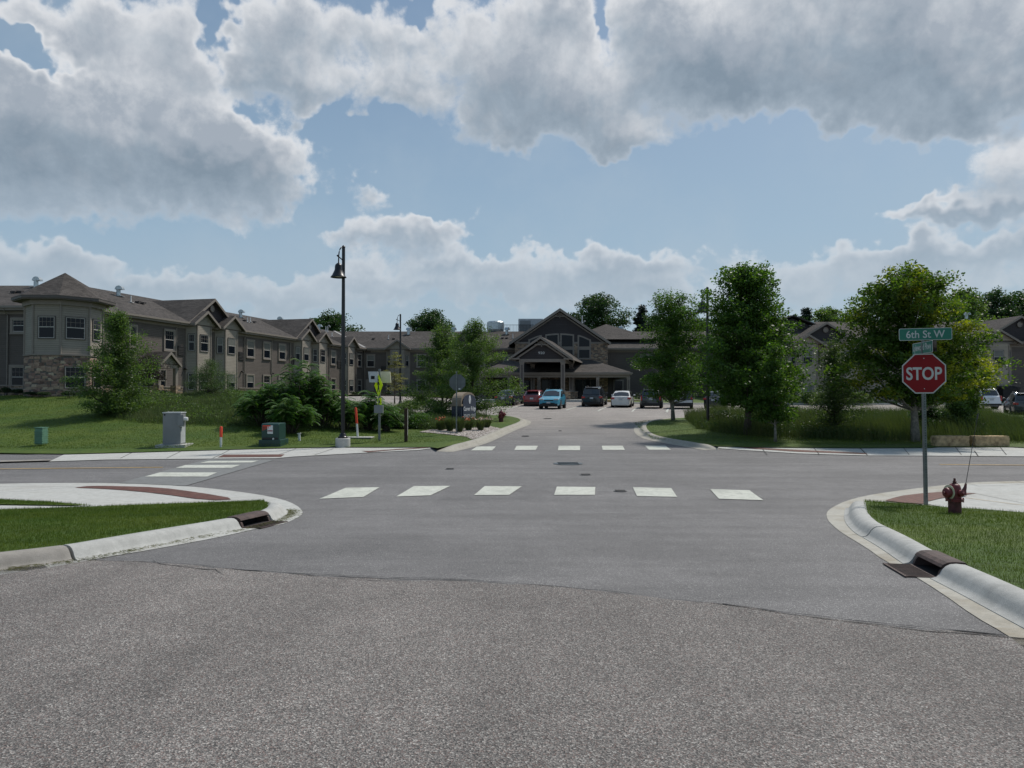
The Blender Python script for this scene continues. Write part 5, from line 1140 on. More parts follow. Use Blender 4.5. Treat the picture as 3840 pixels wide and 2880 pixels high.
x, y, z = G(768, 946, .1); m = MB(); m.box(x-.75, x+.75, y-.25, y+.5, z, z+.04); o = m.build('concrete_pad', 'concrete'); o['kind'] = 'structure'
# lamp posts
def lamp(loc, hgt, label, yaw=0, base=True):
    t = thing('lamp_post', label, 'lamp post', loc, yaw, 'black bell lamp posts')
    if base: m = MB(); m.lathe([(.30, -.3), (.30, .27), (.28, .29)], n=24); m.build('footing', 'concrete', t, smooth=True, autos=40)
    z0 = .29 if base else 0
    m = MB(); m.lathe([(.19, z0), (.19, z0+.05), (.15, z0+.08), (.13, z0+.16), (.10, z0+.2)], n=20); m.build('base_collar', 'black_paint', t, smooth=True, autos=40)
    m = MB(); m.lathe([(.085, z0), (.08, hgt*.5), (.066, hgt*.86), (.066, hgt-.06), (.075, hgt-.05), (.075, hgt-.03), (.05, hgt+.02), (.01, hgt+.04)], n=16); m.build('pole', 'black_paint', t, smooth=True, autos=40)
    m = MB(); pts = [Vector((-.05, 0, hgt-.07))]+[Vector((-.10-.21*sin(R(a)), 0, hgt-.50+.43*cos(R(a)))) for a in (5, 20, 40, 60, 78, 90)]+[Vector((-.32, 0, hgt-.75))]; m.tube(pts, .024, 8); m.build('curved_arm', 'black_paint', t, smooth=True)
    m = MB(); m.tube([(-.36, 0, hgt-.46), (0, 0, hgt-.60)], .022, 8); m.lathe([(.035, 0), (.035, .07)], (-.40, 0, hgt-.445), 10, (1, 0, -.4)); m.build('cross_arm', 'black_paint', t)
    c = (-.32, 0, hgt-.75)
    m = MB(); m.lathe([(a*.68, b*.72) for a, b in [(.03, .03), (.10, .0), (.19, -.09), (.215, -.17), (.225, -.36), (.26, -.44), (.38, -.68), (.46, -.77), (.47, -.80), (.44, -.80), (.36, -.70), (.22, -.44)]], c, 26); s_ = m.build('lamp_shade', 'black_paint', t, smooth=True, autos=60)
    m = MB(); m.lathe([(.20, 0), (.21, -.02), (.15, -.05), (.02, -.06)], (c[0], c[1], c[2]-.49), 18); m.build('diffuser', 'lamp_glass', s_, smooth=True)
    m = MB(); m.tube([(.05, 0, 1.75), (.13, 0, 1.72)], .07, 8); m.build('outlet_cover', 'black_paint', t)
    return t
bx, by, bz = G(738, 962.5, .1); lamp((bx, by+.2, bz), EYE+ray(742, 532)[1]*(by+.2)-bz, 'tall black bell lamp post on a round concrete footing by the sidewalk', R(66))
Yf = 60.; p = at(865, 679, Yf); lamp((p.x, Yf, H(p.x, Yf)), p.z-H(p.x, Yf), 'distant black bell lamp post in front of the courtyard', R(40), False)
Yf = 37.6; p = at(1528, 621, Yf); lamp((p.x, Yf, H(p.x, Yf)+.12), p.z-H(p.x, Yf)-.12, 'black bell lamp post half hidden behind the tall right maple', R(20), False)
# monument sign
bx, by, bz = G(1003, 926, .13); by += .3
th_ = R(58); t = thing('monument_sign', 'navy and taupe arched sign reading Carver Ridge Senior Living', 'monument sign', (bx+.12, by+.1, bz), R(0))
# front face looks to the right of the camera: plane along d
d = Vector((cos(R(73)), sin(R(73)), 0)); n = Vector((d.y, -d.x, 0)); kk = by/1535
Zm = lambda v: EYE+ray(1000, v)[1]*by-bz
z0, zs, zt = Zm(926), Zm(872.5), Zm(847)
L = 2.25; D0 = Vector((-.30, 0, 0)); wbk = -n*.55
def face(pts, ext, off=Vector((0, 0, 0))): return [D0+off+d*a+UP*b for a, b in pts]
arch = [(L*.30+L*.35*(1-cos(pi*i/14)), zs-.05+(zt-zs+.05)*sin(pi*i/14)**.7) for i in range(15)]
m = MB(); m.prism(face([(0, 0), (L, 0), (L, zs)]+[(L*1.0, zs)]+arch[::-1][:0]+[(L, zs), (0, zs)], None), wbk); 
body = MB(); body.prism(face([(0, .12), (L, .12), (L, zs-.1), (0, zs-.1)], None), wbk); body.build('panel_body', 'sign_navy', t)
m = MB(); a2 = [(L*.5-cos(pi*i/16)*L*.5*1.0, zs-.1+(zt-zs+.1)*sin(pi*i/16)**.55) for i in range(17)]
m.prism(face(a2[::-1], None, -n*.02), wbk*.96); m.build('arched_top', 'sign_taupe', t)
m = MB(); a3 = [(L*.5-cos(pi*i/16)*L*.44, zs-.1+(zt-zs-.02)*sin(pi*i/16)**.55) for i in range(17)]; m.prism(face(a3[::-1]+[(L*.06, .2), (L*.94, .2)], None, n*.02), n*.03); fc = m.build('front_panel', 'sign_navy', t)
m = MB(); m.prism([D0-n*.63+UP*(zs-.02)-d*.12, D0-d*.12+n*.04+UP*(zs-.02), D0+d*.5+n*.04+UP*(zs-.02), D0+d*.5-n*.63+UP*(zs-.02)], (0, 0, -.10)); m.build('ledge', 'sign_taupe', t)
m = MB(); m.prism(face([(-.06, 0), (L+.06, 0), (L+.06, .12), (-.06, .12)], None, n*.06), -n*.68); m.build('plinth', 'block_stone', t)
c = D0+d*(L*.5)+n*.055
lettering('Carver Ridge', c+UP*(zs-.30), d, UP, n, 1.85, .30, 'sign_lettering', fc, 'lettering', .01, .002); lettering('SENIOR LIVING', c+UP*(zs-.66), d, UP, n, 1.8, .20, 'sign_lettering', fc, 'lettering', 0, .002)
lettering('920 6th Street West', c+UP*(zs-.98), d, UP, n, 1.7, .11, 'sign_lettering', fc, 'lettering', 0, .002)
m = MB(); m.prism([c+d*(.16*cos(2*pi*i/18))+UP*(zs+.22+.24*sin(2*pi*i/18)) for i in range(18)], n*.003); em = m.build('emblem', 'sign_lettering', fc)
m = MB(); m.prism([c+n*.004+UP*(zs-.0), c+n*.004+d*.03+UP*(zs+.12), c+n*.004-d*.05+UP*(zs+.25), c+n*.004+d*.04+UP*(zs+.40), c+n*.004-d*.01+UP*(zs+.26), c+n*.004+d*.07+UP*(zs+.13), c+n*.004+d*.03+UP*(zs)], n*.002); m.build('emblem_line', 'sign_navy', em)
m = MB()
for i in range(6):
    x = D0-n*(.06+i*.09); m.tube([x-d*.01+UP*(.15), x-d*.01+UP*(.5)+n*.04, x-d*.012+UP*(zs*.6)-n*.02, x-d*.01+UP*(zs*.78)+n*.03], [.012, .014, .02, .006], 4)
m.build('reed_pattern', 'glass_dark', t)
# garden spotlight
x, y, z = G(1045, 921, .13); t = thing('garden_spotlight', 'small black garden spotlight in the flower bed', 'spotlight', (x, y, z)); m = MB(); m.tube([(0, 0, 0), (0, 0, .22)], .02, 6); m.build('stake', 'black_paint', t); m = MB(); m.lathe([(.05, -.12), (.09, .05), (.09, .08), (.06, .06)], (0, 0, .28), 12, (-.6, .5, .4)); m.build('lamp_head', 'black_paint', t)
# gravel bed by the sign
gpp = [G(u, v, .16)[:2] for u, v in [(1082,926),(1044,941),(1020,949),(1007,943),(958,937),(925,934),(905,933),(930,928),(980,927),(1020,924),(1055,920)]]
sheet('gravel_bed', gpp, .155, 'gravel', .5)
n_ = 7000; B = np.array(gpp); Xr = rng.uniform(B[:, 0].min(), B[:, 0].max(), n_*2); Yr = rng.uniform(B[:, 1].min(), B[:, 1].max(), n_*2); k_ = inside(Xr, Yr, gpp); Xr, Yr = Xr[k_], Yr[k_]; n_ = len(Xr); s_ = rng.uniform(.012, .035, n_)
dirs = np.array([[1, 0, 0], [0, 1, 0], [-1, 0, 0], [0, -1, 0], [0, 0, .8]]); c_ = np.stack([Xr, Yr, Hn(Xr, Yr)+.16], 1)
th = rng.uniform(0, pi, n_); ca, sa = np.cos(th), np.sin(th); Rm = np.zeros((n_, 3, 3)); Rm[:, 0, 0] = ca; Rm[:, 0, 1] = -sa; Rm[:, 1, 0] = sa; Rm[:, 1, 1] = ca; Rm[:, 2, 2] = 1
Vv = (np.einsum('nij,kj->nki', Rm, dirs)*s_[:, None, None]+c_[:, None, :]).reshape(-1, 3); i_ = np.arange(n_)[:, None]*5; Q_ = np.concatenate([i_+np.array([[a, (a+1) % 4, 4]]) for a in range(4)])
MATS['gravel2'] = None
m_, h, b, o_ = newmat('gravel_stone'); g_ = h.n('ShaderNodeNewGeometry'); h.l(h.ramp(g_.outputs['Random Per Island'], [(0, (.10, .08, .07)), (.4, (.28, .24, .21)), (.75, (.42, .38, .34)), (1, (.60, .57, .53))]), b.inputs['Base Color']); b.inputs['Roughness'].default_value = .9
o = fastmesh('gravel', Vv, Q_, 'gravel_stone'); tag(o, 'grey and white river gravel along the sign bed', 'gravel', kind='stuff')

# ================================================================== cars
def hull(st, rows):
    """st: list of stations (x, [ (y, z) ... ]) half sections from sill to centre"""
    k = len(st[0][1]); V = []; 
    for x, sec in st: V += [Vector((x, y, z)) for y, z in sec]+[Vector((x, -y, z)) for y, z in sec[::-1]]
    return V, 2*k
def car(loc, heading, label, paint, L, Wd, Ht, kind='sedan', plate='plate', facing='rear'):
    t = thing('parked_car', label, 'car', loc, heading, 'cars in the parking lot'); hw = Wd/2; cl = .20 if kind in ('sedan', 'hatch') else .26
    if kind == 'sedan':
        nose, tailz = .68, .98; S_ = [(-L/2, .45, .80), (-L/2+.06, .97, .97), (-L/2+.75, .99, .99), (-L/2+1.35, .96, Ht-.06), (-L/2+1.9, .94, Ht), (-L/2+2.05, .94, Ht), (L/2-2.35, .93, Ht-.04), (L/2-1.45, .90, .93), (L/2-.5, .80, .80), (L/2-.08, .66, .66), (L/2, .45, .55)]
    elif kind == 'hatch':
        S_ = [(-L/2, .5, .75), (-L/2+.05, .95, .98), (-L/2+.12, .98, 1.02), (-L/2+.55, .98, Ht-.09), (-L/2+1.2, .97, Ht-.01), (-L/2+1.35, .97, Ht), (L/2-2.3, .95, Ht-.04), (L/2-1.25, .92, .96), (L/2-.45, .82, .82), (L/2-.08, .66, .66), (L/2, .5, .55)]
    elif kind == 'jeep':
        S_ = [(-L/2, .55, 1.15), (-L/2+.03, 1.18, 1.18), (-L/2+.06, 1.18, 1.2), (-L/2+.14, 1.18, Ht-.02), (-L/2+1.2, 1.18, Ht), (-L/2+1.3, 1.18, Ht), (L/2-1.75, 1.16, Ht-.04), (L/2-1.5, 1.12, 1.16), (L/2-.45, 1.08, 1.08), (L/2-.1, 1.0, 1.0), (L/2, .6, .9)]
    else:
        S_ = [(-L/2, .55, .85), (-L/2+.05, 1.02, 1.04), (-L/2+.12, 1.06, 1.08), (-L/2+.42, 1.06, Ht-.08), (-L/2+1.2, 1.05, Ht), (-L/2+1.35, 1.05, Ht), (L/2-2.15, 1.02, Ht-.04), (L/2-1.25, 1.0, 1.04), (L/2-.45, .92, .92), (L/2-.08, .78, .78), (L/2, .55, .65)]
    st = []
    n_st = len(S_); CAB = [0 < i < n_st-1 and S_[i][2] > S_[i][1]+.3 for i in range(n_st)]
    for i, (x, belt, roof) in enumerate(S_):
        e = min(1, .86+.14*min(abs(x-L/2), abs(x+L/2))/.45); w = hw*e; cab = CAB[i]; wr = w*(.74 if kind != 'jeep' else .88) if cab else w*.86
        st.append((x, [(w*.86, cl), (w*.97, cl+.08), (w, (cl+belt)/2+.02), (w*.955, belt-.03), (wr+ (0 if cab else 0), max(roof-.06, belt-.01)), (wr*.86, roof), (0, roof+.02)]))
    V, k = hull(st, None); F = []; GL = {'side': [], 'rear': [], 'front': []}
    for i in range(n_st-1):
        c0, c1 = CAB[i], CAB[i+1]
        for j in range(k-1):
            q = (i*k+j, (i+1)*k+j, (i+1)*k+j+1, i*k+j+1); F.append(q)
            r = min(j, k-2-j)
            if r == 3 and (c0 or c1): GL['side'].append((q, i, c0, c1))
            if r >= 4 and (c0 != c1): (GL['front'] if c0 else GL['rear']).append(q)
            if r == 6: pass
    F += [tuple(range(k)), tuple(reversed(range((n_st-1)*k, n_st*k)))]
    m = MB(); m.add(V, F); F2 = [(i*k, i*k+k-1, (i+1)*k+k-1, (i+1)*k) for i in range(n_st-1)]; m.add(V, F2); 
    body = m.build('body', 'paint_'+paint, t, smooth=True, autos=32, rec=True)
    md = body.modifiers.new('bevel', 'BEVEL'); md.width = .02; md.segments = 2; md.limit_method = 'ANGLE'; md.angle_limit = R(35)
    def inset(q, f=.10, lift=.006):
        p = [V[a] for a in q]; c = sum(p, Vector())/4; nn = (p[1]-p[0]).cross(p[2]-p[0]).normalized()
        if nn.dot(c-Vector((c.x*.3, 0, .8))) < 0: nn = -nn
        return [c+(a-c)*(1-f)+nn*lift for a in p]
    def poly_between(lo0, lo1, hi0, hi1, f0, f1, g0=.06, g1=.08):  # quad between belt edge and roof edge with margins
        a = lo0.lerp(lo1, f0); b = lo0.lerp(lo1, f1); c = hi0.lerp(hi1, f1); d = hi0.lerp(hi1, f0)
        return [a.lerp(d, g0), b.lerp(c, g0), c.lerp(b, g1), d.lerp(a, g1)]
    for sgn, nm in ((1, 'side'), (-1, 'side')):
        pts = [i for i in range(n_st) if CAB[i]]; i0, i1 = pts[0], pts[-1]
        lo = [V[i*k+3] if sgn > 0 else V[i*k+k-4] for i in range(i0-1, i1+2)]; hi = [V[i*k+4] if sgn > 0 else V[i*k+k-5] for i in range(i0-1, i1+2)]
        mid = len(lo)//2
        def sidewin(a, b):
            P_ = []
            A0, A1, B0, B1 = lo[a], lo[b], hi[a], hi[b]; nn = Vector((0, sgn, .35)).normalized()
            poly = [A0.lerp(A1, .0), A0.lerp(A1, 1.), B0.lerp(B1, 1.), B0.lerp(B1, .0)]; c = sum(poly, Vector())/4
            poly = [c+Vector(((p.x-c.x)*.9, (p.y-c.y)*.82, (p.z-c.z)*.80))+nn*.012 for p in poly]; mm = MB(); mm.add(poly, [(0, 1, 2, 3)]); mm.build('side_window', 'car_glass', t, rec=False)
        sidewin(1, mid); sidewin(mid, len(lo)-2)
        # quarter triangles at both ends
        for a, b in ((0, 1), (len(lo)-2, len(lo)-1)):
            hb, lb_ = (b, a) if a == 0 else (a, b); tri = [lo[lb_], lo[hb], hi[hb]]; c = sum(tri, Vector())/3; mm = MB(); mm.add([c+(p-c)*.74+Vector((0, sgn*.012, .004)) for p in tri], [(0, 1, 2)]); mm.build('quarter_window', 'car_glass', t, rec=False)
    for key, nm in (('front', 'windscreen'), ('rear', 'rear_window')):
        qs = GL[key]
        if not qs: continue
        ids = sorted({a for q in qs for a in q}); xs = sorted({round(V[a].x, 4) for a in ids}); lowx = xs[0] if key == 'rear' else xs[-1]; hix = xs[-1] if key == 'rear' else xs[0]
        lo_ = [a for a in ids if abs(V[a].x-lowx) < .01]; hi_ = [a for a in ids if abs(V[a].x-hix) < .01]
        wl = max(V[a].y for a in lo_)*.93; wh = max(V[a].y for a in hi_)*.90; zl = max(V[a].z for a in lo_); zh = max(V[a].z for a in hi_)-.03
        A, B = Vector((lowx, 0, zl)), Vector((hix, 0, zh)); s_ = -1 if key == 'rear' else 1; nn = Vector(((zh-zl), 0, abs(hix-lowx))).normalized(); nn.x *= s_
        lo2 = A.lerp(B, .07); hi2 = A.lerp(B, .90); q = [lo2+Vector((0, -wl, -.01)), lo2+Vector((0, 0, .005)), lo2+Vector((0, wl, -.01)), hi2+Vector((0, wh, -.02)), hi2+Vector((0, 0, .01)), hi2+Vector((0, -wh, -.02))]
        mm = MB(); mm.add([p+nn*.018 for p in q], [(0, 1, 4, 5), (1, 2, 3, 4)]); mm.build(nm, 'car_glass', t, rec=False)
    # wheels
    wr = .33 if kind in ('sedan', 'hatch') else .37
    if kind == 'jeep': wr = .41
    for wxp in (-L/2+.93, L/2-.88):
        for sgn in (-1, 1):
            m = MB(); y0 = sgn*(hw-.23); m.lathe([(wr+.055, 0), (wr+.055, .235)], (wxp, y0, wr), 22, (0, sgn, 0)); m.build('wheel_arch', 'trim_black', t)
            m = MB(); m.lathe([(wr-.03, 0), (wr, .03), (wr, .20), (wr-.03, .245), (wr*.68, .248)], (wxp, y0, wr), 26, (0, sgn, 0)); w_ = m.build('wheel', 'tyre', t, smooth=True, autos=35)
            m = MB(); m.lathe([(wr*.66, .24), (wr*.66, .252), (wr*.6, .235), (wr*.2, .24), (wr*.16, .256), (.01, .258)], (wxp, y0, wr), 20, (0, sgn, 0)); m.build('rim', 'rim', w_, smooth=True, autos=30)
    rx, fx = -L/2, L/2
    m = MB(); m.box(rx-.025, rx+.10, -hw*.84, hw*.84, cl+.02, cl+.22); m.box(fx-.10, fx+.025, -hw*.84, hw*.84, cl, cl+.14); 
    sub = MB(); sub.box(rx-.025, rx+.10, -hw*.86, hw*.86, cl+.02, cl+.20); sub.build('rear_bumper', 'trim_black' if kind != 'sedan' else 'paint_'+paint, t, bevel=.015)
    sub = MB(); sub.box(fx-.12, fx+.02, -hw*.82, hw*.82, cl, cl+.20); sub.build('front_bumper', 'trim_black', t, bevel=.015)
    belt = S_[1][1]
    for sgn in (-1, 1):
        m = MB(); tz = belt-.22 if kind != 'jeep' else .95; yo = sgn*hw*.80
        if kind == 'jeep': m.box(rx-.04, rx+.04, sgn*hw*.86-.07, sgn*hw*.86+.07, .80, 1.0)
        elif kind in ('hatch',): m.box(rx-.02, rx+.22, sgn*hw*.80-.07, sgn*hw*.80+.09, tz-.02, tz+.26)
        elif kind == 'crossover': m.box(rx-.02, rx+.16, sgn*hw*.84-.06, sgn*hw*.84+.06, tz-.12, tz+.30)
        else: m.box(rx-.02, rx+.2, yo-.19, yo+.125, tz, tz+.15)
        m.build('taillight', 'tail_red', t, bevel=.02)
        m = MB(); hz = S_[-3][1]-.16; m.box(fx-.34, fx-.01, sgn*hw*.70-.20, sgn*hw*.70+.17, hz, hz+.12); m.build('headlight', 'lamp_clear', t, bevel=.03)
        m = MB(); m.box(L/2-1.75, L/2-1.60, sgn*(hw+.02)-.0 if sgn > 0 else -(hw+.20), (hw+.20) if sgn > 0 else -(hw+.02), .98+(.08 if kind not in ('sedan', 'hatch') else 0), 1.12+(.08 if kind not in ('sedan', 'hatch') else 0)); m.build('wing_mirror', 'paint_'+paint, t, bevel=.03)
        if kind in ('suv', 'crossover'): m = MB(); m.tube([(-L/2+.6, sgn*hw*.62, Ht-.03), (-L/2+.75, sgn*hw*.64, Ht+.05), (L/2-2.3, sgn*hw*.64, Ht+.04), (L/2-2.2, sgn*hw*.62, Ht-.04)], .018, 6); m.build('roof_rail', 'chrome', t)
    m = MB(); pz = belt-.24 if kind != 'sedan' else belt-.26; m.box(rx-.035, rx+.02, -.16, .16, pz-.05, pz+.10)
    if kind != 'jeep': m.build('licence_plate', plate, t)
    if kind != 'jeep': m = MB(); m.box(rx-.032, rx+.02, -.30, .30, pz+.13, pz+.165); m.build('trim_strip', 'chrome' if kind in ('crossover', 'sedan') else 'paint_'+paint, t)
    if kind == 'jeep':
        m = MB(); m.lathe([(.37, 0), (.39, .05), (.39, .18), (.35, .22), (.25, .22)], (rx-.03, .05, 1.12), 24, (-1, 0, 0)); w_ = m.build('spare_wheel', 'tyre', t, smooth=True, autos=35); m = MB(); m.lathe([(.24, .2), (.24, .225), (.08, .21), (.06, .24)], (rx-.03, .05, 1.12), 20, (-1, 0, 0)); m.build('rim', 'rim', w_)
        m = MB(); m.box(rx-.08, rx+.05, -hw*.95, hw*.95, .52, .74); m.build('bumper_bar', 'lamp_clear', t, bevel=.02)
        for sgn in (-1, 1): m = MB(); m.box(rx+.35, rx+1.45, sgn*hw-.02 if sgn > 0 else -hw-.16, hw+.16 if sgn > 0 else -hw+.02, .80, .90); m.build('fender_flare', 'trim_black', t, bevel=.03)
    # front grille and lower intake
    m = MB(); gz = S_[-3][1]-.2; m.box(fx-.05, fx+.012, -.38, .38, gz-.02, gz+.06); m.build('grille', 'trim_black', t, bevel=.01)
    m = MB(); m.box(fx-.04, fx+.03, -.52, .52, cl+.12, cl+.26); m.build('lower_intake', 'trim_black', t, bevel=.01)
    m = MB(); m.box(fx+.02, fx+.04, -.16, .16, cl+.23, cl+.35); m.build('licence_plate', plate, t)
    # rear screen wiper or spoiler
    if kind in ('hatch', 'suv', 'crossover'): m = MB(); m.box(-L/2+.28, -L/2+.62, -hw*.62, hw*.62, Ht-.075, Ht-.035); m.build('spoiler', 'paint_'+paint, t, bevel=.015)
    m = MB(); m.box(-L/2+.2, L/2-.2, -hw*.8, hw*.8, cl-.06, cl+.02); m.build('underbody', 'trim_black', t)
    return t
HD = R(90-13.4)
def z4f(a, b): return (1800+.3165*a, 1080+.3165*b)
def park(fx, fy, label, paint, L, Wd, Ht, kind, hd=HD, rear=True, dist=None):
    x, y, z = G(fx, fy, 0, True); s_ = 1 if rear else -1; cx, cy = x+cos(hd)*L/2*(1 if rear else -1), y+sin(hd)*L/2*(1 if rear else -1)
    if not rear: cx, cy = x-cos(hd)*L/2, y-sin(hd)*L/2
    z0 = H(cx-cos(hd)*L*.3, cy-sin(hd)*L*.3); z1 = H(cx+cos(hd)*L*.3, cy+sin(hd)*L*.3)
    o = car((cx, cy, (z0+z1)/2+.01), hd, label, paint, L, Wd, Ht, kind); o.rotation_euler[1] = -math.atan2(z1-z0, L*.6); return o
park(*z4f(272, 1398), 'navy sedan parked leftmost, behind the birch branches', 'navy', 4.7, 1.82, 1.46, 'sedan', R(90-17))
park(*z4f(612, 1402), 'red hatchback parked beside the navy sedan', 'red', 4.3, 1.80, 1.47, 'hatch')
park(*z4f(812, 1438), 'light blue crossover facing the road in the driveway', 'blue', 4.3, 1.80, 1.62, 'suv', R(270-13), False)
park(*z4f(1322, 1408), 'tall black three-row sport utility car left of the white sedan', 'black', 4.95, 1.98, 1.80, 'suv')
park(*z4f(1665, 1418), 'white sedan parked between two black cars', 'white', 4.8, 1.82, 1.46, 'sedan')
park(*z4f(2022, 1430), 'black crossover parked right of the white sedan', 'black2', 4.6, 1.85, 1.62, 'crossover')
park(2400+.4461*350, 960+.4461*1287, 'black off-road car with a spare wheel behind the slim maple', 'black2', 4.2, 1.85, 1.82, 'jeep')
park(2400+.4461*615, 960+.4461*1284, 'dark car mostly hidden behind the tall maple', 'charcoal', 4.6, 1.85, 1.48, 'sedan', R(60))
park(3560+.181*880, 1400+.181*745, 'white crossover parked alone at the far right', 'pearl', 4.6, 1.84, 1.68, 'crossover', R(88))
park(3560+.181*1640, 1400+.181*900, 'dark grey car cut off at the right edge of the lot', 'grey', 4.7, 1.85, 1.62, 'suv', R(62))
x, y, z = G(3560+.181*1440, 1400+.181*640, 0, True); t = thing('waste_bin', 'black wheeled bin by the right wing wall', 'bin', (x, y+1.5, H(x, y+1.5)+.12)); m = MB(); m.prism([(-.75, -.4, .1), (.75, -.4, .1), (.85, -.5, 1.35), (-.85, -.5, 1.35)], (0, .9, 0)); m.build('body', 'trim_black', t, bevel=.03); m = MB(); m.prism([(-.9, -.55, 1.36), (.9, -.55, 1.36), (.9, .45, 1.55), (-.9, .45, 1.55)], (0, 0, .06)); m.build('lid', 'trim_black', t)
# ================================================================== vegetation
def leafquads(C, size, up=.35, asp=.55, rngl=rng, dirs=None):
    """C (n,3) leaf centres -> bent diamond quads, two triangles folded on the midrib"""
    n = len(C); a = rngl.normal(size=(n, 3)); a[:, 2] *= .6
    if dirs is not None: a = a*.7+dirs
    a /= np.linalg.norm(a, axis=1)[:, None]+1e-9
    nr = rngl.normal(size=(n, 3)); nr[:, 2] += up*2.2; b = np.cross(nr, a); b /= np.linalg.norm(b, axis=1)[:, None]+1e-9; c = np.cross(a, b)
    s = size*rngl.uniform(.65, 1.25, n)[:, None]
    V = np.stack([C-a*s*.5, C+b*s*asp*.5+c*s*.08, C+a*s*.5, C-b*s*asp*.5+c*s*.08], 1).reshape(-1, 3)
    return V, np.arange(4*n).reshape(-1, 4)
def prof_maple(t): return np.interp(t, [0, .08, .22, .45, .7, .88, 1], [.45, .80, 1.0, .95, .72, .42, .10])
def prof_cone(t): return np.interp(t, [0, .1, .3, .6, .85, 1], [.6, .95, .9, .55, .25, .03])
def prof_round(t): return np.sqrt(np.clip(1-(2*t-1)**2, 0, 1))*.95+.05
def prof_vase(t): return np.interp(t, [0, .25, .6, .85, 1], [.35, .75, 1.0, .8, .25])
def prof_dome(t): return np.interp(t, [0, .2, .5, .8, 1], [.9, 1.0, .92, .62, .15])
def tree(name, label, cat, base, hgt, crown0, rad, prof, leaf, nclump, nleaf, lsize, clr=.45, bark='bark', trunk=.10, group=None, seed=1, lean=(0, 0), asp=.6, shell=.55, flat=.62, stems=1, droop=0, squash=1., up=.35, limbs=True, spray=0., ragged=.22):
    r = np.random.default_rng(seed); base = np.array(base, float); t_ = thing(name, label, cat, tuple(base), group=group)
    ch = hgt-crown0; ph = r.uniform(0, 6.28, 6)
    t = r.beta(1.15, 1.25, nclump) if prof is not prof_cone else r.beta(1., 1.5, nclump); th = r.uniform(0, 2*pi, nclump)
    lob = 1+ragged*np.sin(2*th+ph[0]+t*3)+ragged*.7*np.sin(3*th+ph[1]-t*7)+ragged*.5*np.sin(5*th+ph[2]+t*11)
    rr = rad*prof(t)*lob*np.power(r.uniform(0, 1, nclump), shell); z = crown0+ch*t-droop*(rr/rad)**2*ch*.25
    C = np.stack([np.cos(th)*rr+lean[0]*t, np.sin(th)*rr*squash+lean[1]*t, np.maximum(z, .15)], 1)
    # limbs
    m = MB(); tips = []
    tr = trunk
    def axis(zz): f = min(1, zz/hgt); return Vector((lean[0]*f*.8+.05*sin(zz*1.3+seed)*tr*6, lean[1]*f*.8+.05*sin(zz*1.7+seed*2)*tr*6, zz))
    for sidx in range(stems):
        o = Vector((r.uniform(-1, 1)*.22*(stems > 1), r.uniform(-1, 1)*.22*(stems > 1), 0)); sp = Vector((r.uniform(-1, 1), r.uniform(-1, 1), 0))*(rad*.35 if stems > 1 else 0)
        K_ = 8; pts = [o+axis(hgt*.93*i/K_)+sp*(i/K_)+Vector((0, 0, -.1 if i == 0 else 0)) for i in range(K_+1)]; m.tube(pts, [tr*(1.35 if i == 0 else 1-.88*i/K_)/(1 if stems == 1 else 1.6) for i in range(K_+1)], 8)
    if limbs:
        idx = r.permutation(nclump)[:min(nclump, 70)]
        for i in idx:
            e = Vector(C[i]); rad_ = math.hypot(e.x, e.y); zs_ = max(crown0*.75 if crown0 > .4 else .15, min(e.z-rad_*.75, hgt*.88)); a = axis(zs_); L_ = (e-a).length; mid = a.lerp(e, .5)+Vector((0, 0, -.06*L_)); w = max(.012, tr*.34*(1-zs_/hgt)+.01); m.tube([a, a.lerp(mid, .6), mid, e], [w, w*.75, w*.5, w*.15], 5, cap=False)
    m.build('trunk', bark, t_, smooth=True)
    # leaves
    rc = clr*r.uniform(.6, 1.25, nclump); k = r.integers(0, nclump, nleaf*1); g = r.normal(size=(nleaf, 3)); g /= np.linalg.norm(g, axis=1)[:, None]; g *= (r.uniform(0, 1, nleaf)**.42)[:, None]
    L3 = g*rc[k][:, None]*np.array([1., 1., flat]); 
    if spray: out = C[k]-np.array([0, 0, crown0*.5]); out[:, 2] *= .15; out /= np.linalg.norm(out, axis=1)[:, None]+1e-6; L3 += out*((g*out).sum(1)*rc[k]*spray)[:, None]+np.array([0, 0, 1.])*(np.abs((g*out).sum(1))*rc[k]*spray*-.18)[:, None]
    pts = C[k]+L3; pts[:, 2] = np.maximum(pts[:, 2], .04)
    V, Q = leafquads(pts, lsize, up, asp, r); fastmesh('crown', V, Q, leaf, t_); return t_
def basept(u, v, off=.12): return G(u, v, off)
def topz(u, v, y): return EYE+ray(u, v)[1]*y
def plant(name, label, cat, u, vb, vt, halfw, leaf, nclump, nleaf, lsize, crown_v=None, prof=prof_maple, Y=None, group=None, **k):
    if Y is None: x, y, z = basept(u, vb)
    else: p = at(u, vb, Y); x, y = p.x, Y; z = H(x, y)+.12
    hgt = topz(u, vt, y)-z; rad = halfw/1535*y; c0 = .2 if crown_v is None else max(.12, topz(u, crown_v, y)-z)
    return tree(name, label, cat, (x, y, z), hgt, c0, rad, prof, leaf, nclump, nleaf, lsize, group=group, **k)
GT = 'maples on the right lawn'; GB = 'trees beyond the building'
plant('maple_tree', 'slim maple tree on the lawn tip right of the driveway', 'tree', 1454, 908, 640, 66, 'leaf_maple', 230, 30000, .13, crown_v=860, trunk=.11, bark='bark_pale', group=GT, seed=3, clr=.5, prof=lambda t: np.interp(t, [0, .1, .3, .5, .75, 1], [.5, .95, 1, .85, .75, .35]), spray=.7)
plant('maple_tree', 'tallest dark green maple in the middle of the right lawn', 'tree', 1616, 939, 584, 108, 'leaf_maple', 350, 50000, .145, crown_v=876, trunk=.17, group=GT, seed=5, clr=.50, spray=.8, prof=lambda t: np.interp(t, [0, .06, .2, .42, .6, .8, 1], [.5, .95, 1.08, .92, .66, .58, .22]))
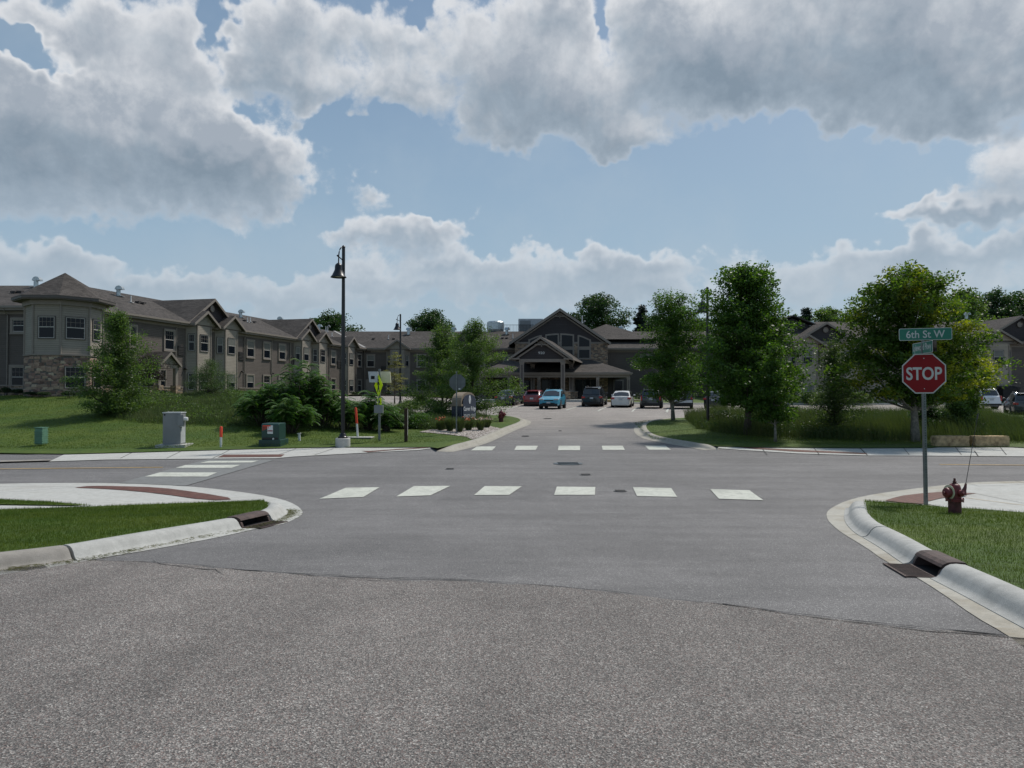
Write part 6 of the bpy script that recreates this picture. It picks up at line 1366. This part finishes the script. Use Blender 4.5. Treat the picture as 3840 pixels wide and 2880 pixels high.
plant('maple_tree', 'small light green young maple in front of the tallest maple', 'tree', 1674, 953, 745, 46, 'leaf_maple', 90, 12000, .115, crown_v=905, trunk=.06, bark='bark_pale', seed=8, clr=.38, spray=.6, prof=prof_cone)
plant('maple_tree', 'wide yellow-tinged maple behind the red stop sign', 'tree', 1977, 951, 588, 130, 'leaf_maple_y', 350, 52000, .145, crown_v=866, trunk=.17, bark='bark_pale', group=GT, seed=12, lean=(-.35, 0), clr=.50, spray=.8, prof=lambda t: np.interp(t, [0, .08, .22, .42, .65, .85, 1], [.55, .95, 1.0, .82, .80, .66, .25]))
plant('birch_tree', 'thin wispy young tree between the two big maples', 'tree', 1803, 940, 728, 48, 'leaf_locust', 150, 16000, .085, crown_v=912, trunk=.05, seed=15, clr=.42, spray=.9, prof=prof_cone, ragged=.4)
plant('maple_tree', 'bright yellow-green small tree right of the stop sign', 'tree', 2085, 945, 768, 46, 'leaf_lime', 90, 16000, .13, crown_v=885, trunk=.05, seed=18, clr=.45, spray=.6, prof=prof_vase, Y=35.5)
# left garden
plant('young_tree', 'pyramid-shaped young tree with wispy branches on the left lawn', 'tree', 255, 893, 675, 66, 'leaf_birch', 240, 36000, .09, crown_v=885, trunk=.08, seed=21, clr=.42, prof=prof_cone, spray=.8, ragged=.35)
plant('ornamental_tree', 'dark purple-leaved small tree by the wing entrance', 'tree', 322, 858, 768, 42, 'leaf_purple', 70, 9000, .07, crown_v=825, trunk=.06, seed=23, clr=.45, Y=44, prof=prof_round)
plant('willow_shrub', 'rounded grey-green willow shrub in front of the left wing', 'shrub', 456, 880, 780, 44, 'leaf_willow', 110, 16000, .065, trunk=.05, seed=25, clr=.42, Y=43, prof=prof_dome, stems=4, asp=.35)
# sumacs: drooping compound fronds
def sumac(u, vb, vt, halfw, label, Y, seed, nf=260, stems=5, leaf='leaf_sumac'):
    r = np.random.default_rng(seed); p = at(u, vb, Y); x, y = p.x, Y; z = H(x, y)+.12; hgt = topz(u, vt, y)-z; rad = halfw/1535*y
    t_ = thing('sumac_shrub', label, 'shrub', (x, y, z), group='sumac shrubs in the left garden'); m = MB(); VV = []; 
    heads = [(0, 0, hgt*.88)]+[(rad*.85*math.sqrt(r.uniform())*cos(a), rad*.85*math.sqrt(r.uniform())*sin(a), 0) for a in r.uniform(0, 6.28, stems*3)]
    hd = []
    for (a, b, c) in heads:
        q = math.hypot(a, b)/rad; c = c or hgt*(.93-.55*q**1.5)*r.uniform(.72, 1.0); hd.append((a, b, c)); m.tube([Vector((a*.25, b*.25, -.05)), Vector((a*.55, b*.55, c*.5)), Vector((a, b, c*.93))], [.035, .026, .012], 5)
    m.build('trunk', 'bark', t_, smooth=True)
    nl = 11; A, Bv, Cc = [], [], []
    for i in range(nf):
        a, b, c = hd[r.integers(0, len(hd))]; az_ = r.uniform(0, 6.28); L_ = r.uniform(.40, .70); z1 = c*r.uniform(.35, 1.0)+.05; o = np.array([a, b, z1]); dirv = np.array([cos(az_), sin(az_), 0]); side_ = np.array([-sin(az_), cos(az_), 0])
        rise = r.uniform(.45, 1.15)
        for j in range(1, nl):
            s_ = j/nl; cpt = o+dirv*(L_*s_)+np.array([0, 0, L_*(rise*s_-.95*s_*s_)])
            w = .155*(1-.55*s_)
            for sg in (-1, 1):
                tip = cpt+side_*sg*w+dirv*w*.35+np.array([0, 0, -.06]); mid = (cpt+tip)/2; pr = dirv*.030
                VV += [cpt, mid+pr, tip, mid-pr]
    VV = np.array(VV); VV[:, 2] = np.maximum(VV[:, 2], .03); fastmesh('crown', VV, np.arange(len(VV)).reshape(-1, 4), leaf, t_)
sumac(648, 925, 760, 62, 'tallest sumac shrub in the middle of the left garden bed', 34.5, 31, 620, 6)
sumac(570, 922, 822, 52, 'low spreading sumac on the left end of the sumac clump', 33.5, 32, 430, 5); sumac(608, 918, 795, 40, 'sumac shrub close left of the tallest sumac', 35.5, 36, 330, 5)
sumac(700, 922, 800, 46, 'sumac shrub just left of the tall lamp post', 34.5, 33, 420, 5); sumac(628, 926, 850, 50, 'low sumac in front of the tallest sumac', 32.3, 37, 330, 4)
sumac(795, 920, 838, 44, 'low sumac shrub behind the yellow crossing sign', 35.5, 34, 400, 5); sumac(745, 925, 862, 34, 'small sumac between lamp post and leaning marker', 34.5, 35, 260, 4); sumac(835, 922, 868, 30, 'small sumac right of the yellow crossing sign', 35, 38, 240, 4)
# birches by the monument sign
plant('birch_tree', 'taller open birch with drooping branches over the monument sign', 'tree', 1022, 905, 700, 70, 'leaf_birch', 250, 34000, .095, crown_v=880, trunk=.09, seed=41, clr=.42, spray=.8, Y=43, prof=lambda t: np.interp(t, [0, .15, .4, .7, .9, 1], [.95, 1.15, 1.0, .72, .45, .15]), ragged=.35, droop=.6, stems=2, group='birches behind the monument sign')
plant('birch_tree', 'birch crown left of the taller birch, wider at its foot', 'tree', 955, 900, 712, 68, 'leaf_birch', 230, 32000, .095, crown_v=885, trunk=.08, seed=43, clr=.42, spray=.8, Y=46, prof=lambda t: np.interp(t, [0, .3, .5, .75, 1], [1.25, 1.15, .75, .42, .12]), ragged=.3, stems=2, group='birches behind the monument sign')
plant('young_tree', 'pale airy young tree in front of the courtyard bay', 'tree', 852, 872, 752, 30, 'leaf_airy', 55, 3500, .09, crown_v=845, trunk=.05, seed=45, clr=.4, Y=58, prof=prof_cone, flat=.25, ragged=.45)
def shrub(u, vb, vt, halfw, leaf, label, Y=None, n=2600, ls=.06, seed=1, group=None, prof=prof_dome, **k): return plant('shrub', label, 'shrub', u, vb, vt, halfw, leaf, 45, n, ls, prof=prof, Y=Y, seed=seed, clr=k.pop('clr', .22), trunk=.03, stems=3, group=group, limbs=False, **k)
GF = 'clipped shrubs along the left wing foundation'
for i, (u, vt, hw, Y, lab) in enumerate(((10, 838, 18, 46.6, 'tall dark foundation shrub at the left edge'), (40, 842, 14, 46.4, 'upright foundation shrub below the ground floor window'), (68, 849, 13, 42.2, 'low clipped foundation shrub, left one of the pair below the stone tower'), (97, 849, 12, 41.8, 'low clipped foundation shrub, right one of the pair below the stone tower'), (147, 847, 13, 41.5, 'low clipped shrub under the tower window panel'), (182, 850, 12, 42.4, 'low clipped shrub at the right corner of the tower'))):
    shrub(u, 860, vt, hw, 'leaf_shrub', lab, Y, 3200, .05, 60+i, GF, clr=.15)
for i, (u, vt, hw, Y, lab) in enumerate(((510, 843, 14, 60, 'low shrub left of the wing bay'), (528, 845, 12, 61, 'low shrub right of the wing bay'), (352, 845, 16, 50, 'low shrub beside the small entrance porch'), (768, 848, 12, 86, 'low shrub in the courtyard corner'), (868, 850, 16, 70, 'low reddish shrub right of the distant lamp post'), (838, 848, 10, 84, 'small shrub below the courtyard bay'))):
    shrub(u, 862, vt, hw, 'leaf_shrub', lab, Y, 1800, .07, 80+i, 'low shrubs along the building', clr=.2)
for i, (u, vt, hw, Y, lf, lab) in enumerate(((885, 868, 30, 50, 'leaf_locust', 'low yellow-green shrub mound beside the parking lot'), (915, 858, 34, 56, 'leaf_shrub', 'low dark shrub mound behind the yellow-green one'), (905, 895, 30, 37.5, 'leaf_sumac', 'leafy shrub right of the brown timber post'), (870, 902, 26, 37, 'leaf_dark', 'dark leafy shrub behind the timber post'), (945, 885, 30, 42, 'leaf_birch', 'leafy shrub left of the monument sign'))):
    shrub(u, 925, vt, hw, lf, lab, Y, 5000, .08, 90+i, clr=.35)
for i, (u, vt, hw, Y, lf, lab) in enumerate(((2005, 880, 34, 34, 'leaf_dark', 'broad-leaved shrub just right of the yellow-tinged maple trunk'), (2065, 868, 34, 34.3, 'leaf_birch', 'broad-leaved shrub behind the left stone block'), (1560, 895, 34, 39, 'leaf_shrub', 'dark shrub at the foot of the tallest maple'), (1600, 905, 24, 37.8, 'leaf_dark', 'low dark shrub against the tallest maple trunk'), (1445, 855, 40, 77, 'leaf_locust', 'pale shrub behind the black off-road car'), (1395, 850, 28, 76, 'leaf_shrub', 'dark shrub at the right end of the porch'))):
    shrub(u, 950, vt, hw, lf, lab, Y, 6000, .10, 110+i, clr=.38)
# low wall of planting under the right wing, seen between the maples
for i, (u, vt, hw, Y, lab) in enumerate(((1700, 830, 34, 66, 'round garden tree between the maples, below the right wing roof'), (1755, 852, 24, 69, 'low garden shrub against the right wing, left'), (1850, 850, 30, 69, 'low garden shrub against the right wing, middle'))):
    shrub(u, 890, vt, hw, 'leaf_birch', lab, Y, 5000, .12, 130+i, clr=.5)
# trees beyond the building
BGT = [(712, 682, 44, 118, 'leaf_dark', 'dark tree behind the left wing roof'), (932, 679, 44, 125, 'leaf_dark', 'round dark tree behind the courtyard roof'), (1290, 643, 62, 120, 'leaf_dark', 'big dark tree behind the main gable'), (1500, 692, 42, 120, 'leaf_dark', 'dark tree beyond the roof, left of the tallest maple'), (1430, 690, 38, 118, 'leaf_dark', 'dark tree beyond the roof behind the slim maple'), (1790, 674, 36, 112, 'leaf_birch', 'pale tree beyond the roof between the maples'), (1722, 690, 26, 112, 'leaf_dark', 'small dark tree beyond the roof beside the thin spruce'), (1845, 686, 26, 115, 'leaf_dark', 'dark tree beyond the roof left of the yellow-tinged maple'),
       (2075, 634, 60, 100, 'leaf_birch', 'light tree beyond the roof right of the yellow-tinged maple'), (2150, 632, 52, 112, 'leaf_dark', 'dark tree beyond the right wing roof'), (2215, 640, 50, 114, 'leaf_dark', 'dark tree beyond the roof at the right edge')]
for i, (u, vt, hw, Y, lf, lab) in enumerate(BGT):
    plant('background_tree', lab, 'tree', u, 850, vt, hw, lf, 190, 20000, .36, crown_v=760, prof=prof_round, Y=Y, seed=150+i, clr=1.15, trunk=.25, group=GB, limbs=False, spray=.5)
for i, (u, vt, hw, Y, lab) in enumerate(((1386, 655, 24, 118, 'dark pointed spruce behind the main building'), (1743, 668, 10, 112, 'thin pointed spruce beyond the right roof'), (1400, 700, 22, 112, 'lower dark spruce beside the pointed spruce'))):
    plant('spruce_tree', lab, 'tree', u, 850, vt, hw, 'leaf_spruce', 150, 14000, .30, crown_v=770, prof=prof_cone, Y=Y, seed=180+i, clr=.8, trunk=.2, limbs=False, flat=.35)
# meadow bands, flower beds
def mpoly(pts, off=.12): return [G(u, v, off)[:2] for u, v in pts]
b_ = mpoly([(1505,927),(1545,935),(1600,941),(1700,946),(1800,949),(1900,952),(1990,952),(2020,950),(2100,951),(2212,953),(2400,956)])
pol = b_+[(b_[-1][0]+6, 47.5), (22, 47.5), (13.5, 47.5), (10.8, 44.5)]
o = blades('tall_grass', pol, 60000, .30, .85, .015, 'meadow', .08, .55, clump=.9, seg=2); tag(o, 'tall uncut grasses filling the bed behind the right lawn', 'tall grass', kind='stuff')
r = rng; n = 26000; Bm = np.array(pol); Xr = r.uniform(Bm[:, 0].min(), Bm[:, 0].max(), n*2); Yr = r.uniform(Bm[:, 1].min(), Bm[:, 1].max(), n*2); kk = inside(Xr, Yr, pol); Xr, Yr = Xr[kk], Yr[kk]
patch = np.sin(Xr*.9+1)+np.sin(Xr*.37+Yr*.3); kk = patch > .1; Xr, Yr = Xr[kk], Yr[kk]; pt = np.stack([Xr, Yr, Hn(Xr, Yr)+r.uniform(.05, .6, len(Xr))], 1); V, Q = leafquads(pt, .11, .2, .45, r); o = fastmesh('undergrowth', V, Q, 'leaf_dark'); tag(o, 'leafy weeds mixed into the grasses behind the right lawn', 'weeds', kind='stuff')
pl = mpoly([(205,893),(300,912),(420,917),(540,922),(700,927),(840,926),(900,922),(905,900),(860,880)])+[(-11, 43), (-16, 46), (-19.5, 45), (-22.5, 41.5)]
o = blades('tall_grass', pl, 60000, .10, .38, .013, 'meadow', .08, .6, clump=1.1, seg=2); tag(o, 'tall meadow grass in the left garden bed', 'tall grass', kind='stuff')
n = 30000; Bm = np.array(pl); Xr = r.uniform(Bm[:, 0].min(), Bm[:, 0].max(), n*2); Yr = r.uniform(Bm[:, 1].min(), Bm[:, 1].max(), n*2); kk = inside(Xr, Yr, pl); Xr, Yr = Xr[kk], Yr[kk]
pt = np.stack([Xr, Yr, Hn(Xr, Yr)+r.uniform(.05, .40, len(Xr))*(1+.4*np.sin(Xr*1.3+Yr))], 1); V, Q = leafquads(pt, .08, .2, .45, r); o = fastmesh('undergrowth', V, Q, 'leaf_birch'); tag(o, 'leafy perennials mixed into the left garden bed', 'perennials', kind='stuff')
# clumps of ornamental grass and flowers round the sign
for i, (u, v, hh, lab) in enumerate(((972, 932, .8, 'fountain grass clump left of the far stop sign post'), (992, 934, .85, 'fountain grass clump right of the far stop sign post'), (1012, 930, .6, 'daylily clump in front of the monument sign'), (1038, 930, .6, 'daylily clump beside the garden spotlight'), (1052, 924, .5, 'daylily clump nearest the driveway kerb'), (952, 930, .6, 'daylily clump left of the fountain grass'))):
    x, y, z = G(u, v, .14); t = thing('grass_clump', lab, 'plant', (x, y, z), group='grass and daylily clumps by the sign'); n = 420; a = r.uniform(0, 6.28, n); d = r.uniform(.02, .14, n); l = r.uniform(.15, .55, n)*hh; zz = hh*r.uniform(.6, 1.05, n)
    X0, Y0 = np.cos(a)*d, np.sin(a)*d; X1, Y1 = np.cos(a)*(d+l*.45), np.sin(a)*(d+l*.45); X2, Y2 = np.cos(a)*(d+l), np.sin(a)*(d+l); w = .007; sx_, sy = -np.sin(a)*w, np.cos(a)*w; z_ = np.zeros(n)
    V = np.stack([np.stack([X0-sx_, Y0-sy, z_], 1), np.stack([X0+sx_, Y0+sy, z_], 1), np.stack([X1-sx_, Y1-sy, zz*.7], 1), np.stack([X1+sx_, Y1+sy, zz*.7], 1), np.stack([X2-sx_*.2, Y2-sy*.2, zz*.92], 1), np.stack([X2+sx_*.2, Y2+sy*.2, zz*.92], 1)], 1).reshape(-1, 3); ii = np.arange(n)[:, None]*6
    fastmesh('blades', V, np.concatenate([ii+np.array([[0, 1, 3, 2]]), ii+np.array([[2, 3, 5, 4]])]), 'meadow', t)
    if i >= 2:
        nf = 16; P_ = np.stack([r.normal(0, .2, nf), r.normal(0, .2, nf), hh*r.uniform(.85, 1.15, nf)], 1); V, Q = leafquads(np.repeat(P_, 4, 0)+r.normal(0, .02, (nf*4, 3)), .085, .2, .7, r); fastmesh('flowers', V, Q, 'flower_pale' if i in (3, 4) else 'flower_orange', t)

pg = mpoly([(885,926),(930,929),(965,929),(1000,928),(1030,925),(1050,921),(1062,914),(1040,906),(1000,901),(930,903),(890,910)], .14)
o = blades('garden_perennials', pg, 9000, .2, .6, .022, 'meadow', .12, .8, clump=2.1, seg=2); tag(o, 'dense daylily foliage massed round the entrance sign', 'perennials', kind='stuff')
n = 6000; Bm = np.array(pg); Xr = r.uniform(Bm[:, 0].min(), Bm[:, 0].max(), n*2); Yr = r.uniform(Bm[:, 1].min(), Bm[:, 1].max(), n*2); kk = inside(Xr, Yr, pg); Xr, Yr = Xr[kk], Yr[kk]
pt = np.stack([Xr, Yr, Hn(Xr, Yr)+r.uniform(.1, .5, len(Xr))], 1); V, Q = leafquads(pt, .09, .2, .45, r); o = fastmesh('undergrowth', V, Q, 'leaf_birch'); tag(o, 'low leafy plants between the daylilies by the sign', 'perennials', kind='stuff')
